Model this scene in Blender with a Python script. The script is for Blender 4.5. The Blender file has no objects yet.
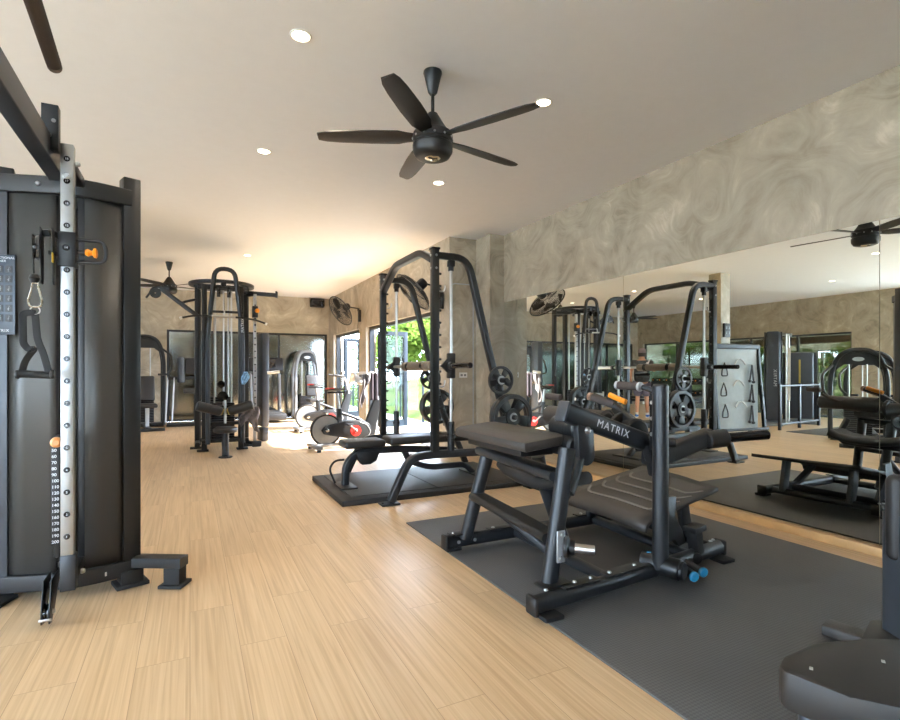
import bpy, bmesh, math, random
from mathutils import Vector as V, Matrix as MX
random.seed(7)
sc = bpy.context.scene
col = sc.collection
PI = math.pi
R = math.radians

# ------------------------------------------------------------------ geometry helpers
def BM(): return bmesh.new()

def merge(bm, other):
    me = bpy.data.meshes.new('tmp'); other.to_mesh(me); other.free()
    bm.from_mesh(me); bpy.data.meshes.remove(me)

def box(bm, c, s, rz=0, rot=None, bev=.004, seg=2):
    b = bmesh.new()
    bmesh.ops.create_cube(b, size=1)
    bmesh.ops.scale(b, vec=V(s), verts=b.verts)
    if bev:
        bv = min(bev, min(s) * .45)
        bmesh.ops.bevel(b, geom=list(b.edges), offset=bv, segments=seg, profile=.5, affect='EDGES')
    M = MX.Translation(V(c)) @ (rot if rot is not None else MX.Rotation(rz, 4, 'Z'))
    b.transform(M); merge(bm, b)
    return bm

def box2(bm, lo, hi, bev=0):
    c = [(a + b) / 2 for a, b in zip(lo, hi)]; s = [abs(b - a) for a, b in zip(lo, hi)]
    return box(bm, c, s, bev=bev)

def fillet(pts, rad, n=6):
    pts = [V(p) for p in pts]
    if rad <= 0 or len(pts) < 3: return pts
    out = [pts[0]]
    for i in range(1, len(pts) - 1):
        p, a, b = pts[i], pts[i - 1], pts[i + 1]
        da, db = (a - p), (b - p)
        l = min(rad, da.length * .48, db.length * .48)
        s, e = p + da.normalized() * l, p + db.normalized() * l
        for k in range(n + 1):
            t = k / n
            out.append((1 - t) ** 2 * s + 2 * t * (1 - t) * p + t * t * e)
    out.append(pts[-1])
    return out

def sweep(bm, pts, prof, up=(0, 0, 1), closed=False, cap=True, scales=None, smooth=True):
    pts = [V(p) for p in pts]; n = len(pts); up = V(up)
    rings = []
    prev = None
    for i, p in enumerate(pts):
        if closed: t = (pts[(i + 1) % n] - pts[i - 1]).normalized()
        elif i == 0: t = (pts[1] - p).normalized()
        elif i == n - 1: t = (p - pts[i - 1]).normalized()
        else: t = ((p - pts[i - 1]).normalized() + (pts[i + 1] - p).normalized()).normalized()
        if prev is None:
            u = up if abs(t.dot(up)) < .95 else V((1, 0, 0)) if abs(t.x) < .9 else V((0, 1, 0))
        else: u = prev
        side = t.cross(u).normalized(); u2 = side.cross(t).normalized(); prev = u2
        s = scales[i] if scales else 1
        rings.append([bm.verts.new(p + side * a * s + u2 * b * s) for a, b in prof])
    m = len(prof)
    rng = range(n) if closed else range(n - 1)
    for i in rng:
        A, B = rings[i], rings[(i + 1) % n]
        for k in range(m):
            f = bm.faces.new((A[k], A[(k + 1) % m], B[(k + 1) % m], B[k])); f.smooth = smooth
    if cap and not closed:
        bm.faces.new(rings[0][::-1]); bm.faces.new(rings[-1])
    return bm

def circ(r, n=14, ry=None):
    return [(r * math.cos(2 * PI * k / n), (ry or r) * math.sin(2 * PI * k / n)) for k in range(n)]

def rrect(w, h, r=None, n=3):
    r = min(r if r is not None else min(w, h) * .22, w * .49, h * .49)
    out = []
    for cx, cy, a0 in ((w/2-r, h/2-r, 0), (-w/2+r, h/2-r, 90), (-w/2+r, -h/2+r, 180), (w/2-r, -h/2+r, 270)):
        for k in range(n + 1):
            a = R(a0 + 90 * k / n); out.append((cx + r * math.cos(a), cy + r * math.sin(a)))
    return out

def tube(bm, pts, r, fil=0, n=14, closed=False, up=(0, 0, 1), scales=None):
    return sweep(bm, fillet(pts, fil), circ(r, n), up=up, closed=closed, scales=scales)

def rtube(bm, pts, w, h, fil=0, up=(0, 0, 1), r=None):
    return sweep(bm, fillet(pts, fil), rrect(w, h, r), up=up)

def cyl(bm, p, q, r, r2=None, n=20, ch=0):
    p, q = V(p), V(q); L = (q - p).length; d = (q - p) / max(L, 1e-6); r2 = r if r2 is None else r2
    if ch:
        return sweep(bm, [p, p + d * ch, q - d * ch, q], circ(1, n), scales=[r - ch, r, r2, r2 - ch])
    return sweep(bm, [p, q], circ(1, n), scales=[r, r2])

def lathe(bm, prof, origin=(0, 0, 0), axis=(0, 0, 1), n=28):
    a = V(axis).normalized(); u = V((0, 0, 1)) if abs(a.z) < .9 else V((1, 0, 0))
    s = a.cross(u).normalized(); u = s.cross(a).normalized(); o = V(origin)
    rings = []
    for r, t in prof:
        if r < 1e-5: rings.append([bm.verts.new(o + a * t)])
        else: rings.append([bm.verts.new(o + a * t + (s * math.cos(2*PI*k/n) + u * math.sin(2*PI*k/n)) * r) for k in range(n)])
    for A, B in zip(rings, rings[1:]):
        for k in range(n):
            k2 = (k + 1) % n
            if len(A) == 1 and len(B) == 1: continue
            if len(A) == 1: f = bm.faces.new((A[0], B[k], B[k2]))
            elif len(B) == 1: f = bm.faces.new((A[k], B[0], A[k2]))
            else: f = bm.faces.new((A[k], B[k], B[k2], A[k2]))
            f.smooth = True
    return bm

def prism(bm, outline, M, th, bev=0):
    b = bmesh.new()
    A = [b.verts.new((x, y, -th / 2)) for x, y in outline]; B = [b.verts.new((x, y, th / 2)) for x, y in outline]
    n = len(outline)
    b.faces.new(A[::-1]); b.faces.new(B)
    for k in range(n): b.faces.new((A[k], A[(k + 1) % n], B[(k + 1) % n], B[k]))
    if bev: bmesh.ops.bevel(b, geom=list(b.edges), offset=bev, segments=2, profile=.5, affect='EDGES')
    b.transform(M); merge(bm, b)
    return bm

def frame(o, x, y):
    x = V(x).normalized(); y = V(y); z = x.cross(y).normalized(); y = z.cross(x)
    return MX(((x.x, y.x, z.x, o[0]), (x.y, y.y, z.y, o[1]), (x.z, y.z, z.z, o[2]), (0, 0, 0, 1)))

def bolt(bm, p, axis, r=.011, h=.008):
    return lathe(bm, [(0, h), (r * .45, h), (r * .55, h * .55), (r * .8, h * .9), (r, h * .4), (r, 0), (0, 0)], p, axis, 10)

# ------------------------------------------------------------------ object helpers
MT = {}
def mesh_obj(name, bm, mat, smooth=None):
    bmesh.ops.recalc_face_normals(bm, faces=bm.faces)
    me = bpy.data.meshes.new(name); bm.to_mesh(me); bm.free()
    if smooth is not None:
        for p in me.polygons: p.use_smooth = smooth
    try: me.set_sharp_from_angle(angle=R(38))
    except Exception: pass
    me.materials.append(MT[mat] if isinstance(mat, str) else mat)
    o = bpy.data.objects.new(name, me); col.objects.link(o)
    return o

def tag(o, label=None, cat=None, group=None, kind=None):
    if label: o['label'] = label
    if cat: o['category'] = cat
    if group: o['group'] = group
    if kind: o['kind'] = kind
    return o

def thing(name, label, cat, loc=(0, 0, 0), rz=0, group=None):
    o = bpy.data.objects.new(name, None); col.objects.link(o); o.empty_display_size = .1
    o.location = loc; o.rotation_euler = (0, 0, rz)
    return tag(o, label, cat, group)

def base_matrix(o):
    while o.parent: o = o.parent
    return MX.Translation(o.location) @ MX.Rotation(o.rotation_euler.z, 4, 'Z')

def part(name, bm, mat, parent, label=None, local=False):
    """link bm as a child; its coordinates are world ones unless local"""
    if not local: bm.transform(base_matrix(parent).inverted())
    o = mesh_obj(name, bm, mat, True); o.parent = parent
    if label: o['label'] = label
    return o

def solo(name, bm, mat, label, cat, group=None, origin=None, kind=None):
    """a thing that is one mesh"""
    if origin is not None: bm.transform(MX.Translation(-V(origin)))
    o = mesh_obj(name, bm, mat, True)
    if origin is not None: o.location = origin
    return tag(o, label, cat, group, kind)

def struct(name, bm, mat, parent=None):
    o = mesh_obj(name, bm, mat)
    o['kind'] = 'structure'
    if parent: o.parent = parent
    return o

def dup(root, loc, rz=0, label=None, group=None):
    r = root.copy(); col.objects.link(r); r.location = loc; r.rotation_euler = (0, 0, rz)
    if label: r['label'] = label
    if group: r['group'] = group
    def rec(src, dst):
        for ch in list(src.children):
            c = ch.copy(); col.objects.link(c); c.parent = dst; rec(ch, c)
    rec(root, r)
    return r

def text_part(name, body, size, M, mat, parent, depth=.0006, bold=0, spacing=1.0, label=None, align='LEFT'):
    cu = bpy.data.curves.new('lettering', 'FONT'); cu.body = body; cu.size = size
    cu.extrude = depth; cu.offset = bold; cu.space_character = spacing; cu.align_x = align
    t = bpy.data.objects.new('lettering_tmp', cu); col.objects.link(t)
    dg = bpy.context.evaluated_depsgraph_get()
    me = bpy.data.meshes.new_from_object(t.evaluated_get(dg))
    bpy.data.objects.remove(t); bpy.data.curves.remove(cu)
    me.transform(M)
    root = parent
    while root.parent: root = root.parent
    me.transform((MX.Translation(root.location) @ MX.Rotation(root.rotation_euler.z, 4, 'Z')).inverted())
    me.materials.clear(); me.materials.append(MT[mat]); me.name = name
    o = bpy.data.objects.new(name, me); col.objects.link(o); o.parent = parent
    if label: o['label'] = label
    return o

# ------------------------------------------------------------------ materials
def srgb(r, g, b):
    f = lambda c: (c / 12.92 if c <= .04045 else ((c + .055) / 1.055) ** 2.4)
    return tuple(f(x / 255) for x in (r, g, b)) + (1,)

class NT:
    def __init__(s, name):
        s.m = bpy.data.materials.new(name); s.m.use_nodes = True
        s.t = s.m.node_tree; s.p = s.t.nodes['Principled BSDF']; s.out = s.t.nodes['Material Output']
        MT[name] = s.m
    def n(s, typ, **kw):
        nd = s.t.nodes.new(typ)
        for k, v in kw.items():
            if k in nd.inputs.keys() if hasattr(nd.inputs, 'keys') else False: nd.inputs[k].default_value = v
            else: setattr(nd, k, v)
        return nd
    def l(s, a, b): s.t.links.new(a, b)
    def ramp(s, fac, stops):
        r = s.n('ShaderNodeValToRGB'); e = r.color_ramp.elements
        while len(e) < len(stops): e.new(.5)
        for el, (p, c) in zip(e, stops): el.position = p; el.color = c
        s.l(fac, r.inputs[0]); return r
    def bump(s, h, strength=.2, dist=.01):
        b = s.n('ShaderNodeBump'); b.inputs['Strength'].default_value = strength; b.inputs['Distance'].default_value = dist
        s.l(h, b.inputs['Height']); s.l(b.outputs[0], s.p.inputs['Normal']); return b

def simple(name, rgb, rough=.5, metal=0, bump=0, bscale=400, var=0, vscale=12, spec=None, coat=0):
    t = NT(name); p = t.p
    p.inputs['Base Color'].default_value = srgb(*rgb); p.inputs['Roughness'].default_value = rough
    p.inputs['Metallic'].default_value = metal
    if spec is not None: p.inputs['Specular IOR Level'].default_value = spec
    if coat: p.inputs['Coat Weight'].default_value = coat
    tc = t.n('ShaderNodeTexCoord')
    nz = t.n('ShaderNodeTexNoise'); nz.inputs['Scale'].default_value = vscale; nz.inputs['Detail'].default_value = 4
    t.l(tc.outputs['Object'], nz.inputs['Vector'])
    v = var or .06
    a = tuple(min(1, c * (1 - v)) for c in srgb(*rgb)[:3]) + (1,); b = tuple(min(1, c * (1 + v)) for c in srgb(*rgb)[:3]) + (1,)
    r = t.ramp(nz.outputs[0], [(.3, a), (.7, b)]); t.l(r.outputs[0], p.inputs['Base Color'])
    if bump:
        n2 = t.n('ShaderNodeTexNoise'); n2.inputs['Scale'].default_value = bscale; n2.inputs['Detail'].default_value = 2
        t.l(tc.outputs['Object'], n2.inputs['Vector']); t.bump(n2.outputs[0], bump, .002)
    return t

simple('black_paint', (18, 19, 20), .42, 0, .08, 600)
simple('graphite_paint', (35, 37, 40), .38, .15, .06, 600)
simple('slate_paint', (58, 62, 68), .4, .2)
simple('dark_plastic', (15, 15, 16), .5)
simple('gloss_black', (16, 16, 17), .14)
simple('black_vinyl', (32, 30, 29), .46, 0, .25, 900)
simple('brown_vinyl', (50, 45, 41), .5, 0, .2, 900)
simple('grip_rubber', (62, 52, 47), .75, 0, .3, 900)
simple('rubber', (18, 18, 19), .7)
simple('steel', (190, 188, 184), .34, 1)
simple('brushed_steel', (172, 174, 174), .42, 1)
simple('chrome', (225, 225, 222), .08, 1)
simple('silver_paint', (176, 178, 180), .35, .5)
simple('grey_paint', (120, 122, 124), .45, .2)
simple('white_plastic', (222, 220, 214), .4)
simple('white_print', (205, 207, 210), .5)
simple('dim_print', (120, 122, 126), .5)
simple('orange_plastic', (235, 140, 25), .35)
simple('amber_plastic', (214, 140, 80), .4)
simple('red_plastic', (205, 40, 34), .35)
simple('blue_plastic', (30, 120, 160), .35)
simple('yellow_plastic', (225, 185, 40), .4)
simple('yellow_print', (160, 140, 60), .5)
simple('placard_blue', (44, 54, 66), .4)
simple('dark_fabric', (62, 58, 58), .9, 0, .4, 500)
simple('grey_cloth', (110, 103, 102), .95, 0, .5, 250, .2, 30)
simple('plum_cloth', (52, 44, 48), .95, 0, .5, 250, .15, 30)
simple('white_cloth', (214, 210, 205), .95, 0, .4, 250)
simple('blue_cloth', (130, 170, 205), .95, 0, .3, 250, .5, 20)
simple('skin', (190, 140, 112), .55)
simple('shirt', (54, 56, 58), .9, 0, 0, 400, .55, 18)
simple('shorts', (104, 100, 118), .9)
simple('cap_cloth', (120, 106, 108), .9)
simple('hair', (40, 30, 24), .7)
simple('shoe_blue', (30, 100, 190), .6)
simple('board_grey', (168, 176, 178), .6)
simple('door_frame', (44, 52, 60), .7, 0, spec=.15)
simple('bank_paving', (150, 149, 148), .9, spec=.1)
simple('window_frame', (38, 40, 42), .4, .2)
simple('sill_wood', (196, 158, 108), .5, 0, 0, 400, .15, 6)
simple('bark', (90, 74, 60), .9)
simple('stack_steel', (34, 34, 36), .4, .5)
simple('bounce_tile', (228, 225, 219), .6)  # near-white, for the unseen ground that bounces daylight indoors
simple('brown_grip', (128, 98, 78), .7)
simple('bar_sleeve', (112, 100, 86), .45, .3)
simple('plate_iron', (20, 21, 21), .4, 0)
simple('stripe_grey', (112, 108, 104), .55)
simple('lens_dark', (30, 30, 34), .1)
simple('pattern_shadow', (60, 62, 62), .5)
simple('ceiling_paint', (233, 234, 236), .85, var=.01)

# wood planks running away from the camera
t = NT('oak_floor'); p = t.p
tc = t.n('ShaderNodeTexCoord'); mp = t.n('ShaderNodeMapping'); mp.inputs['Rotation'].default_value = (0, 0, R(90))
t.l(tc.outputs['Object'], mp.inputs['Vector'])
br = t.n('ShaderNodeTexBrick'); br.offset = .37; br.squash = 1
br.inputs['Scale'].default_value = 1; br.inputs['Brick Width'].default_value = 1.22; br.inputs['Row Height'].default_value = .196
br.inputs['Mortar Size'].default_value = .0011; br.inputs['Mortar Smooth'].default_value = .2; br.inputs['Bias'].default_value = 0
br.inputs['Color1'].default_value = (0, 0, 0, 1); br.inputs['Color2'].default_value = (1, 1, 1, 1); br.inputs['Mortar'].default_value = (.5, .5, .5, 1)
t.l(mp.outputs[0], br.inputs['Vector'])
add = t.n('ShaderNodeVectorMath', operation='MULTIPLY_ADD')
cx = t.n('ShaderNodeCombineXYZ'); t.l(br.outputs['Color'], cx.inputs[0]); t.l(br.outputs['Color'], cx.inputs[1])
t.l(cx.outputs[0], add.inputs[0]); add.inputs[1].default_value = (7, 13, 0); t.l(tc.outputs['Object'], add.inputs[2])
m2 = t.n('ShaderNodeMapping'); m2.inputs['Scale'].default_value = (60, 1.3, 1); t.l(add.outputs[0], m2.inputs['Vector'])
g1 = t.n('ShaderNodeTexNoise'); g1.inputs['Scale'].default_value = 1; g1.inputs['Detail'].default_value = 5; g1.inputs['Distortion'].default_value = .6
t.l(m2.outputs[0], g1.inputs['Vector'])
m3 = t.n('ShaderNodeMapping'); m3.inputs['Scale'].default_value = (9, .9, 1); t.l(add.outputs[0], m3.inputs['Vector'])
g2 = t.n('ShaderNodeTexNoise'); g2.inputs['Scale'].default_value = 1; g2.inputs['Detail'].default_value = 3; t.l(m3.outputs[0], g2.inputs['Vector'])
r1 = t.ramp(g1.outputs[0], [(.30, srgb(168, 137, 101)), (.5, srgb(196, 165, 127)), (.70, srgb(212, 184, 148))])
r2 = t.ramp(g2.outputs[0], [(.3, srgb(186, 154, 116)), (.7, srgb(212, 184, 148))])
mx = t.n('ShaderNodeMix', data_type='RGBA'); mx.inputs[0].default_value = .4
t.l(r1.outputs[0], mx.inputs[6]); t.l(r2.outputs[0], mx.inputs[7])
hs = t.n('ShaderNodeHueSaturation'); t.l(mx.outputs[2], hs.inputs['Color'])
mr = t.n('ShaderNodeMapRange'); mr.inputs['To Min'].default_value = .95; mr.inputs['To Max'].default_value = 1.04
t.l(br.outputs['Color'], mr.inputs[0]); t.l(mr.outputs[0], hs.inputs['Value'])
md = t.n('ShaderNodeMix', data_type='RGBA'); t.l(br.outputs['Fac'], md.inputs[0]); t.l(hs.outputs[0], md.inputs[6]); md.inputs[7].default_value = srgb(150, 120, 90)
t.l(md.outputs[2], p.inputs['Base Color']); p.inputs['Roughness'].default_value = .36
sb = t.n('ShaderNodeMath', operation='SUBTRACT'); t.l(g1.outputs[0], sb.inputs[0]); t.l(br.outputs['Fac'], sb.inputs[1])
t.bump(sb.outputs[0], .12, .002)

# trowelled polished concrete
t = NT('trowelled_concrete'); p = t.p
tc = t.n('ShaderNodeTexCoord')
w0 = t.n('ShaderNodeTexNoise'); w0.inputs['Scale'].default_value = .9; w0.inputs['Detail'].default_value = 2; t.l(tc.outputs['Object'], w0.inputs['Vector'])
va = t.n('ShaderNodeVectorMath', operation='MULTIPLY_ADD'); va.inputs[1].default_value = (1.9, 1.9, 1.9)
t.l(w0.outputs['Color'], va.inputs[0]); t.l(tc.outputs['Object'], va.inputs[2])
vo = t.n('ShaderNodeTexVoronoi'); vo.inputs['Scale'].default_value = 1.1; t.l(va.outputs[0], vo.inputs['Vector'])
vm = t.n('ShaderNodeMath', operation='MULTIPLY'); vm.inputs[1].default_value = 4.5; t.l(vo.outputs['Distance'], vm.inputs[0])
cb = t.n('ShaderNodeCombineXYZ'); t.l(vm.outputs[0], cb.inputs[0])
sp = t.n('ShaderNodeVectorMath', operation='ADD'); t.l(cb.outputs[0], sp.inputs[0]); t.l(tc.outputs['Object'], sp.inputs[1])
s1 = t.n('ShaderNodeTexNoise'); s1.inputs['Scale'].default_value = 2.4; s1.inputs['Detail'].default_value = 10; s1.inputs['Roughness'].default_value = .68
t.l(sp.outputs[0], s1.inputs['Vector'])
s2 = t.n('ShaderNodeTexNoise'); s2.inputs['Scale'].default_value = 1.3; s2.inputs['Detail'].default_value = 7; s2.inputs['Distortion'].default_value = 2.2; t.l(tc.outputs['Object'], s2.inputs['Vector'])
ad = t.n('ShaderNodeMix', data_type='FLOAT'); ad.inputs[0].default_value = .5; t.l(s1.outputs[0], ad.inputs[2]); t.l(s2.outputs[0], ad.inputs[3])
rr = t.ramp(ad.outputs[0], [(.34, srgb(132, 121, 103)), (.46, srgb(160, 149, 129)), (.56, srgb(173, 161, 141)), (.66, srgb(197, 186, 166))])
t.l(rr.outputs[0], p.inputs['Base Color']); p.inputs['Roughness'].default_value = .5
t.bump(ad.outputs[0], .12, .01)

# textured rubber mat with a small diamond tread
def mat_rubber(name, rgb, scale):
    t = NT(name); p = t.p; tc = t.n('ShaderNodeTexCoord')
    mp = t.n('ShaderNodeMapping'); mp.inputs['Rotation'].default_value = (0, 0, R(45)); mp.inputs['Scale'].default_value = (scale,) * 3
    t.l(tc.outputs['Object'], mp.inputs[0])
    ck = t.n('ShaderNodeTexChecker'); ck.inputs['Scale'].default_value = 1; t.l(mp.outputs[0], ck.inputs['Vector'])
    nz = t.n('ShaderNodeTexNoise'); nz.inputs['Scale'].default_value = 1.6; nz.inputs['Detail'].default_value = 5; t.l(tc.outputs['Object'], nz.inputs[0])
    a = srgb(*rgb); b = srgb(*[c * 1.18 for c in rgb])
    rp = t.ramp(nz.outputs[0], [(.3, a), (.75, b)])
    mx = t.n('ShaderNodeMix', data_type='RGBA', blend_type='MULTIPLY'); mx.inputs[0].default_value = 1
    rc = t.ramp(ck.outputs['Fac'], [(0, (.8, .8, .8, 1)), (1, (1.15, 1.15, 1.15, 1))])
    t.l(rp.outputs[0], mx.inputs[6]); t.l(rc.outputs[0], mx.inputs[7]); t.l(mx.outputs[2], p.inputs['Base Color'])
    p.inputs['Roughness'].default_value = .58
    t.bump(ck.outputs['Fac'], .35, .002)
mat_rubber('rubber_mat', (66, 65, 64), 95)
mat_rubber('platform_rubber', (52, 50, 48), 60)

# perforated sheet: really lets the light through
t = NT('perforated_sheet'); p = t.p
p.inputs['Base Color'].default_value = srgb(72, 71, 68); p.inputs['Roughness'].default_value = .45; p.inputs['Metallic'].default_value = .2
tr = t.n('ShaderNodeBsdfTransparent'); ms = t.n('ShaderNodeMixShader')
ms.inputs[0].default_value = .12; t.l(p.outputs[0], ms.inputs[1]); t.l(tr.outputs[0], ms.inputs[2]); t.l(ms.outputs[0], t.out.inputs[0])

# mirror glass, clear glass, dark glazing
t = NT('mirror_glass'); p = t.p
p.inputs['Base Color'].default_value = (.90, .935, .885, 1); p.inputs['Metallic'].default_value = 1; p.inputs['Roughness'].default_value = .0
def glass(name, tint, refl, base=None):
    t = NT(name); t.t.nodes.remove(t.p)
    tr = t.n('ShaderNodeBsdfTransparent'); tr.inputs[0].default_value = tint
    gl = t.n('ShaderNodeBsdfGlossy'); gl.inputs['Roughness'].default_value = .01; gl.inputs['Color'].default_value = (.9, .95, .95, 1)
    ms = t.n('ShaderNodeMixShader'); ms.inputs[0].default_value = refl
    t.l(tr.outputs[0], ms.inputs[1]); t.l(gl.outputs[0], ms.inputs[2]); t.l(ms.outputs[0], t.out.inputs[0])
glass('clear_glass', (.88, .92, .91, 1), .008)
glass('shade_glass', (.20, .225, .21, 1), .14)
t = NT('dark_glass'); p = t.p
p.inputs['Base Color'].default_value = (.44, .46, .42, 1); p.inputs['Metallic'].default_value = 1; p.inputs['Roughness'].default_value = .12

def leafy(name, a, b, sc_=30):
    t = NT(name); p = t.p; tc = t.n('ShaderNodeTexCoord'); nz = t.n('ShaderNodeTexNoise'); nz.inputs['Scale'].default_value = sc_ / 10
    t.l(tc.outputs['Object'], nz.inputs[0]); r = t.ramp(nz.outputs[0], [(.35, srgb(*a)), (.65, srgb(*b))])
    p.inputs['Roughness'].default_value = .9; p.inputs['Specular IOR Level'].default_value = 0
    t.l(r.outputs[0], p.inputs['Base Color'])
    tl = t.n('ShaderNodeBsdfTranslucent'); t.l(r.outputs[0], tl.inputs[0]); ms = t.n('ShaderNodeMixShader'); ms.inputs[0].default_value = .35
    t.l(p.outputs[0], ms.inputs[1]); t.l(tl.outputs[0], ms.inputs[2]); t.l(ms.outputs[0], t.out.inputs[0])
leafy('leaf_bright', (72, 96, 38), (112, 130, 58))
leafy('leaf_deep', (50, 76, 32), (84, 110, 48))
leafy('grass_bank', (60, 68, 34), (86, 88, 52), 14)

def emit(name, rgb, s):
    t = NT(name); t.p.inputs['Base Color'].default_value = (1, 1, 1, 1)
    t.p.inputs['Emission Color'].default_value = rgb; t.p.inputs['Emission Strength'].default_value = s
emit('lamp_lens', (1, .82, .58, 1), 14)

# ------------------------------------------------------------------ the setting
XL, YN, YF, H = -6.65, -3.2, 13.95, 3.13
XM = 4.0
struct('floor', box2(BM(), (XL, YN, -.1), (XM + .02, YF, 0)), 'oak_floor')
struct('ceiling', box2(BM(), (XL, YN, H), (4.3, YF, H + .15)), 'ceiling_paint')

def wall(name, boxes, mat='trowelled_concrete'):
    b = BM()
    for lo, hi in boxes: box2(b, lo, hi)
    return struct(name, b, mat)

wall('wall_right', [((XM, YN, 2.18), (4.3, 6.28, H)), ((XM + .012, YN, 0), (4.3, 6.28, 2.18)),
                    ((3.77, 6.28, 0), (4.3, 6.68, H)), ((3.33, 6.68, 0), (4.3, 7.05, H)),
                    ((3.33, 7.05, 2.13), (3.55, 10.63, H)), ((3.33, 10.63, 0), (3.55, 11.14, H)),
                    ((3.33, 11.14, 2.13), (3.55, 13.4, H)), ((3.33, 13.4, 0), (3.55, YF, H))])
wall('wall_far', [((XL, YF, 2.18), (3.55, YF + .2, H)), ((-1.7, YF, 0), (-.49, YF + .2, 2.18)),
                  ((XL, YF + .06, 0), (3.55, YF + .2, 2.18)), ((3.29, YF, 0), (3.55, YF + .1, 2.18)), ((XL, YF, 0), (-6.4, YF + .1, 2.18))])
wall('wall_left', [((XL - .2, 7.07, 2.18), (XL, YF, H)), ((XL - .2, 5.8, 0), (XL, 7.07, H)), ((XL - .2, YN, 2.6), (XL, 5.8, H)),
                   ((XL - .2, YN, 0), (XL, -.4, 2.6)), ((XL - .2, YF - .25, 0), (XL, YF, 2.18))])
wall('wall_near', [((XL, YN - .2, 2.55), (4.3, YN, H)), ((XL, YN - .2, 0), (-5.9, YN, 2.55)), ((-1.6, YN - .2, 0), (4.3, YN, 2.55))])
struct('column', box2(BM(), (-1.58, 6.74, 0), (-1.30, 7.0, H)), 'trowelled_concrete')

# mirror panes on the right wall, above the timber ledge
for i, (a, b_) in enumerate([(-3.0, -.46), (-.456, 1.768), (1.772, 3.998), (4.002, 6.27)]):
    m = solo('wall_mirror', box2(BM(), (XM, a, .062), (XM + .01, b_, 2.178)), 'mirror_glass',
             ['frameless mirror pane nearest the camera end of the long wall', 'frameless mirror pane beside the seated machine in the right corner',
              'large mirror pane behind the hip thrust machine', 'farthest frameless mirror pane, beside the weight rack and concrete pier'][i], 'mirror', 'mirror panes along the right wall')
struct('trim_1', box(BM(), (XM - .012, (YN + 6.28) / 2, .03), (.05, 6.28 - YN, .06), bev=.003), 'sill_wood')

# far glazing
def glazing(name, axis, fixed, a, b_, z0, z1, mull, mat, fw=.05, th=.04, trans=None):
    f = BM()
    def bar(u0, u1, w0, w1):
        if axis == 'x': box2(f, (u0, fixed - th, w0), (u1, fixed, w1))
        else: box2(f, (fixed - th / 2, u0, w0), (fixed + th / 2, u1, w1))
    bar(a, b_, z1 - fw, z1); bar(a, b_, z0, z0 + fw)
    for u in [a + fw / 2] + mull + [b_ - fw / 2]: bar(u - fw / 2, u + fw / 2, z0 + fw, z1 - fw)
    if trans: bar(a, b_, trans - .02, trans + .02)
    fr = struct(name, f, 'window_frame')
    g = BM()
    if axis == 'x': box2(g, (a + .01, fixed - .016, z0 + .01), (b_ - .01, fixed - .01, z1 - .01))
    else: box2(g, (fixed - .003, a + .01, z0 + .01), (fixed + .003, b_ - .01, z1 - .01))
    struct('window_pane', g, mat, fr)
    return fr
glazing('window_1', 'x', YF + .055, -.49, 3.29, 0, 2.18, [.78, 2.05], 'dark_glass')
glazing('window_2', 'x', YF + .055, -6.4, -1.7, 0, 2.18, [-5.2, -4.05, -2.9], 'dark_glass')
glazing('window_3', 'y', XL - .1, 7.07, YF - .25, 0, 2.18, [8.4, 9.7, 11, 12.3], 'shade_glass')
glazing('fill_window_left', 'y', XL - .1, -.4, 5.8, 0, 2.6, [.8, 2.05, 3.3, 4.55], 'clear_glass')  # added opening, out of view, lets fill daylight in from the left
glazing('fill_window_near', 'x', YN - .05, -5.9, -1.6, 0, 2.55, [-4.5, -3.0], 'clear_glass')  # added opening behind the camera, brings in sky light
# roller blinds pulled half down behind the left glazing
for n_, (a, b_, z) in enumerate([(7.12, 8.37, 1.93), (8.43, 9.67, 1.9), (9.73, 10.97, 1.9)]):
    solo('roller_blind', cyl(box2(BM(), (XL - .150, a, z), (XL - .146, b_, 2.1)), (XL - .148, a, 2.1), (XL - .148, b_, 2.1), .018), 'board_grey',
         ['grey roller blind at the window end nearest the arched machine', 'grey roller blind behind the striped weight tower', 'grey roller blind third along the left windows'][n_], 'blind', 'roller blinds on the left windows')

# folding doors of the two openings: head frames and leaves folded outwards
def opening(n, y0, y1):
    f = BM()
    box2(f, (3.40, y0, 2.07), (3.50, y1, 2.13))
    for y in (y0 + .025, y1 - .025): box2(f, (3.40, y - .025, 0), (3.50, y + .025, 2.07))
    box2(f, (3.40, y0 + .05, 0), (3.50, y1 - .05, .012))
    return struct('door_%d' % n, f, 'window_frame')
def leaf(parent, x0, x1, y, z1=2.04):
    f = BM(); w = .085; th = .045
    box2(f, (x0, y - th / 2, .02), (x0 + w, y + th / 2, z1), .003); box2(f, (x1 - w, y - th / 2, .02), (x1, y + th / 2, z1), .003)
    box2(f, (x0 + w, y - th / 2, z1 - w), (x1 - w, y + th / 2, z1)); box2(f, (x0 + w, y - th / 2, .02), (x1 - w, y + th / 2, .02 + .13))
    o = struct('door_leaf', f, 'door_frame', parent)
    struct('door_pane', box2(BM(), (x0 + w - .01, y - .004, .14), (x1 - w + .01, y + .004, z1 - w + .01)), 'clear_glass', o)
    h = BM(); tube(h, [(x1 - .045, y - .022, 1.0), (x1 - .045, y - .06, 1.0), (x1 - .045, y - .06, 1.14), (x1 - .045, y - .022, 1.14)], .007, .02, 8)
    struct('door_handle', h, 'window_frame', o)
d1 = opening(1, 7.05, 10.63); d2 = opening(2, 11.14, 13.4)
for y in (10.53, 10.46): leaf(d1, 3.56, 4.20, y)
leaf(d1, 3.56, 4.2, 7.13)
for y in (13.29, 13.22): leaf(d2, 3.56, 4.02, y)

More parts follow.
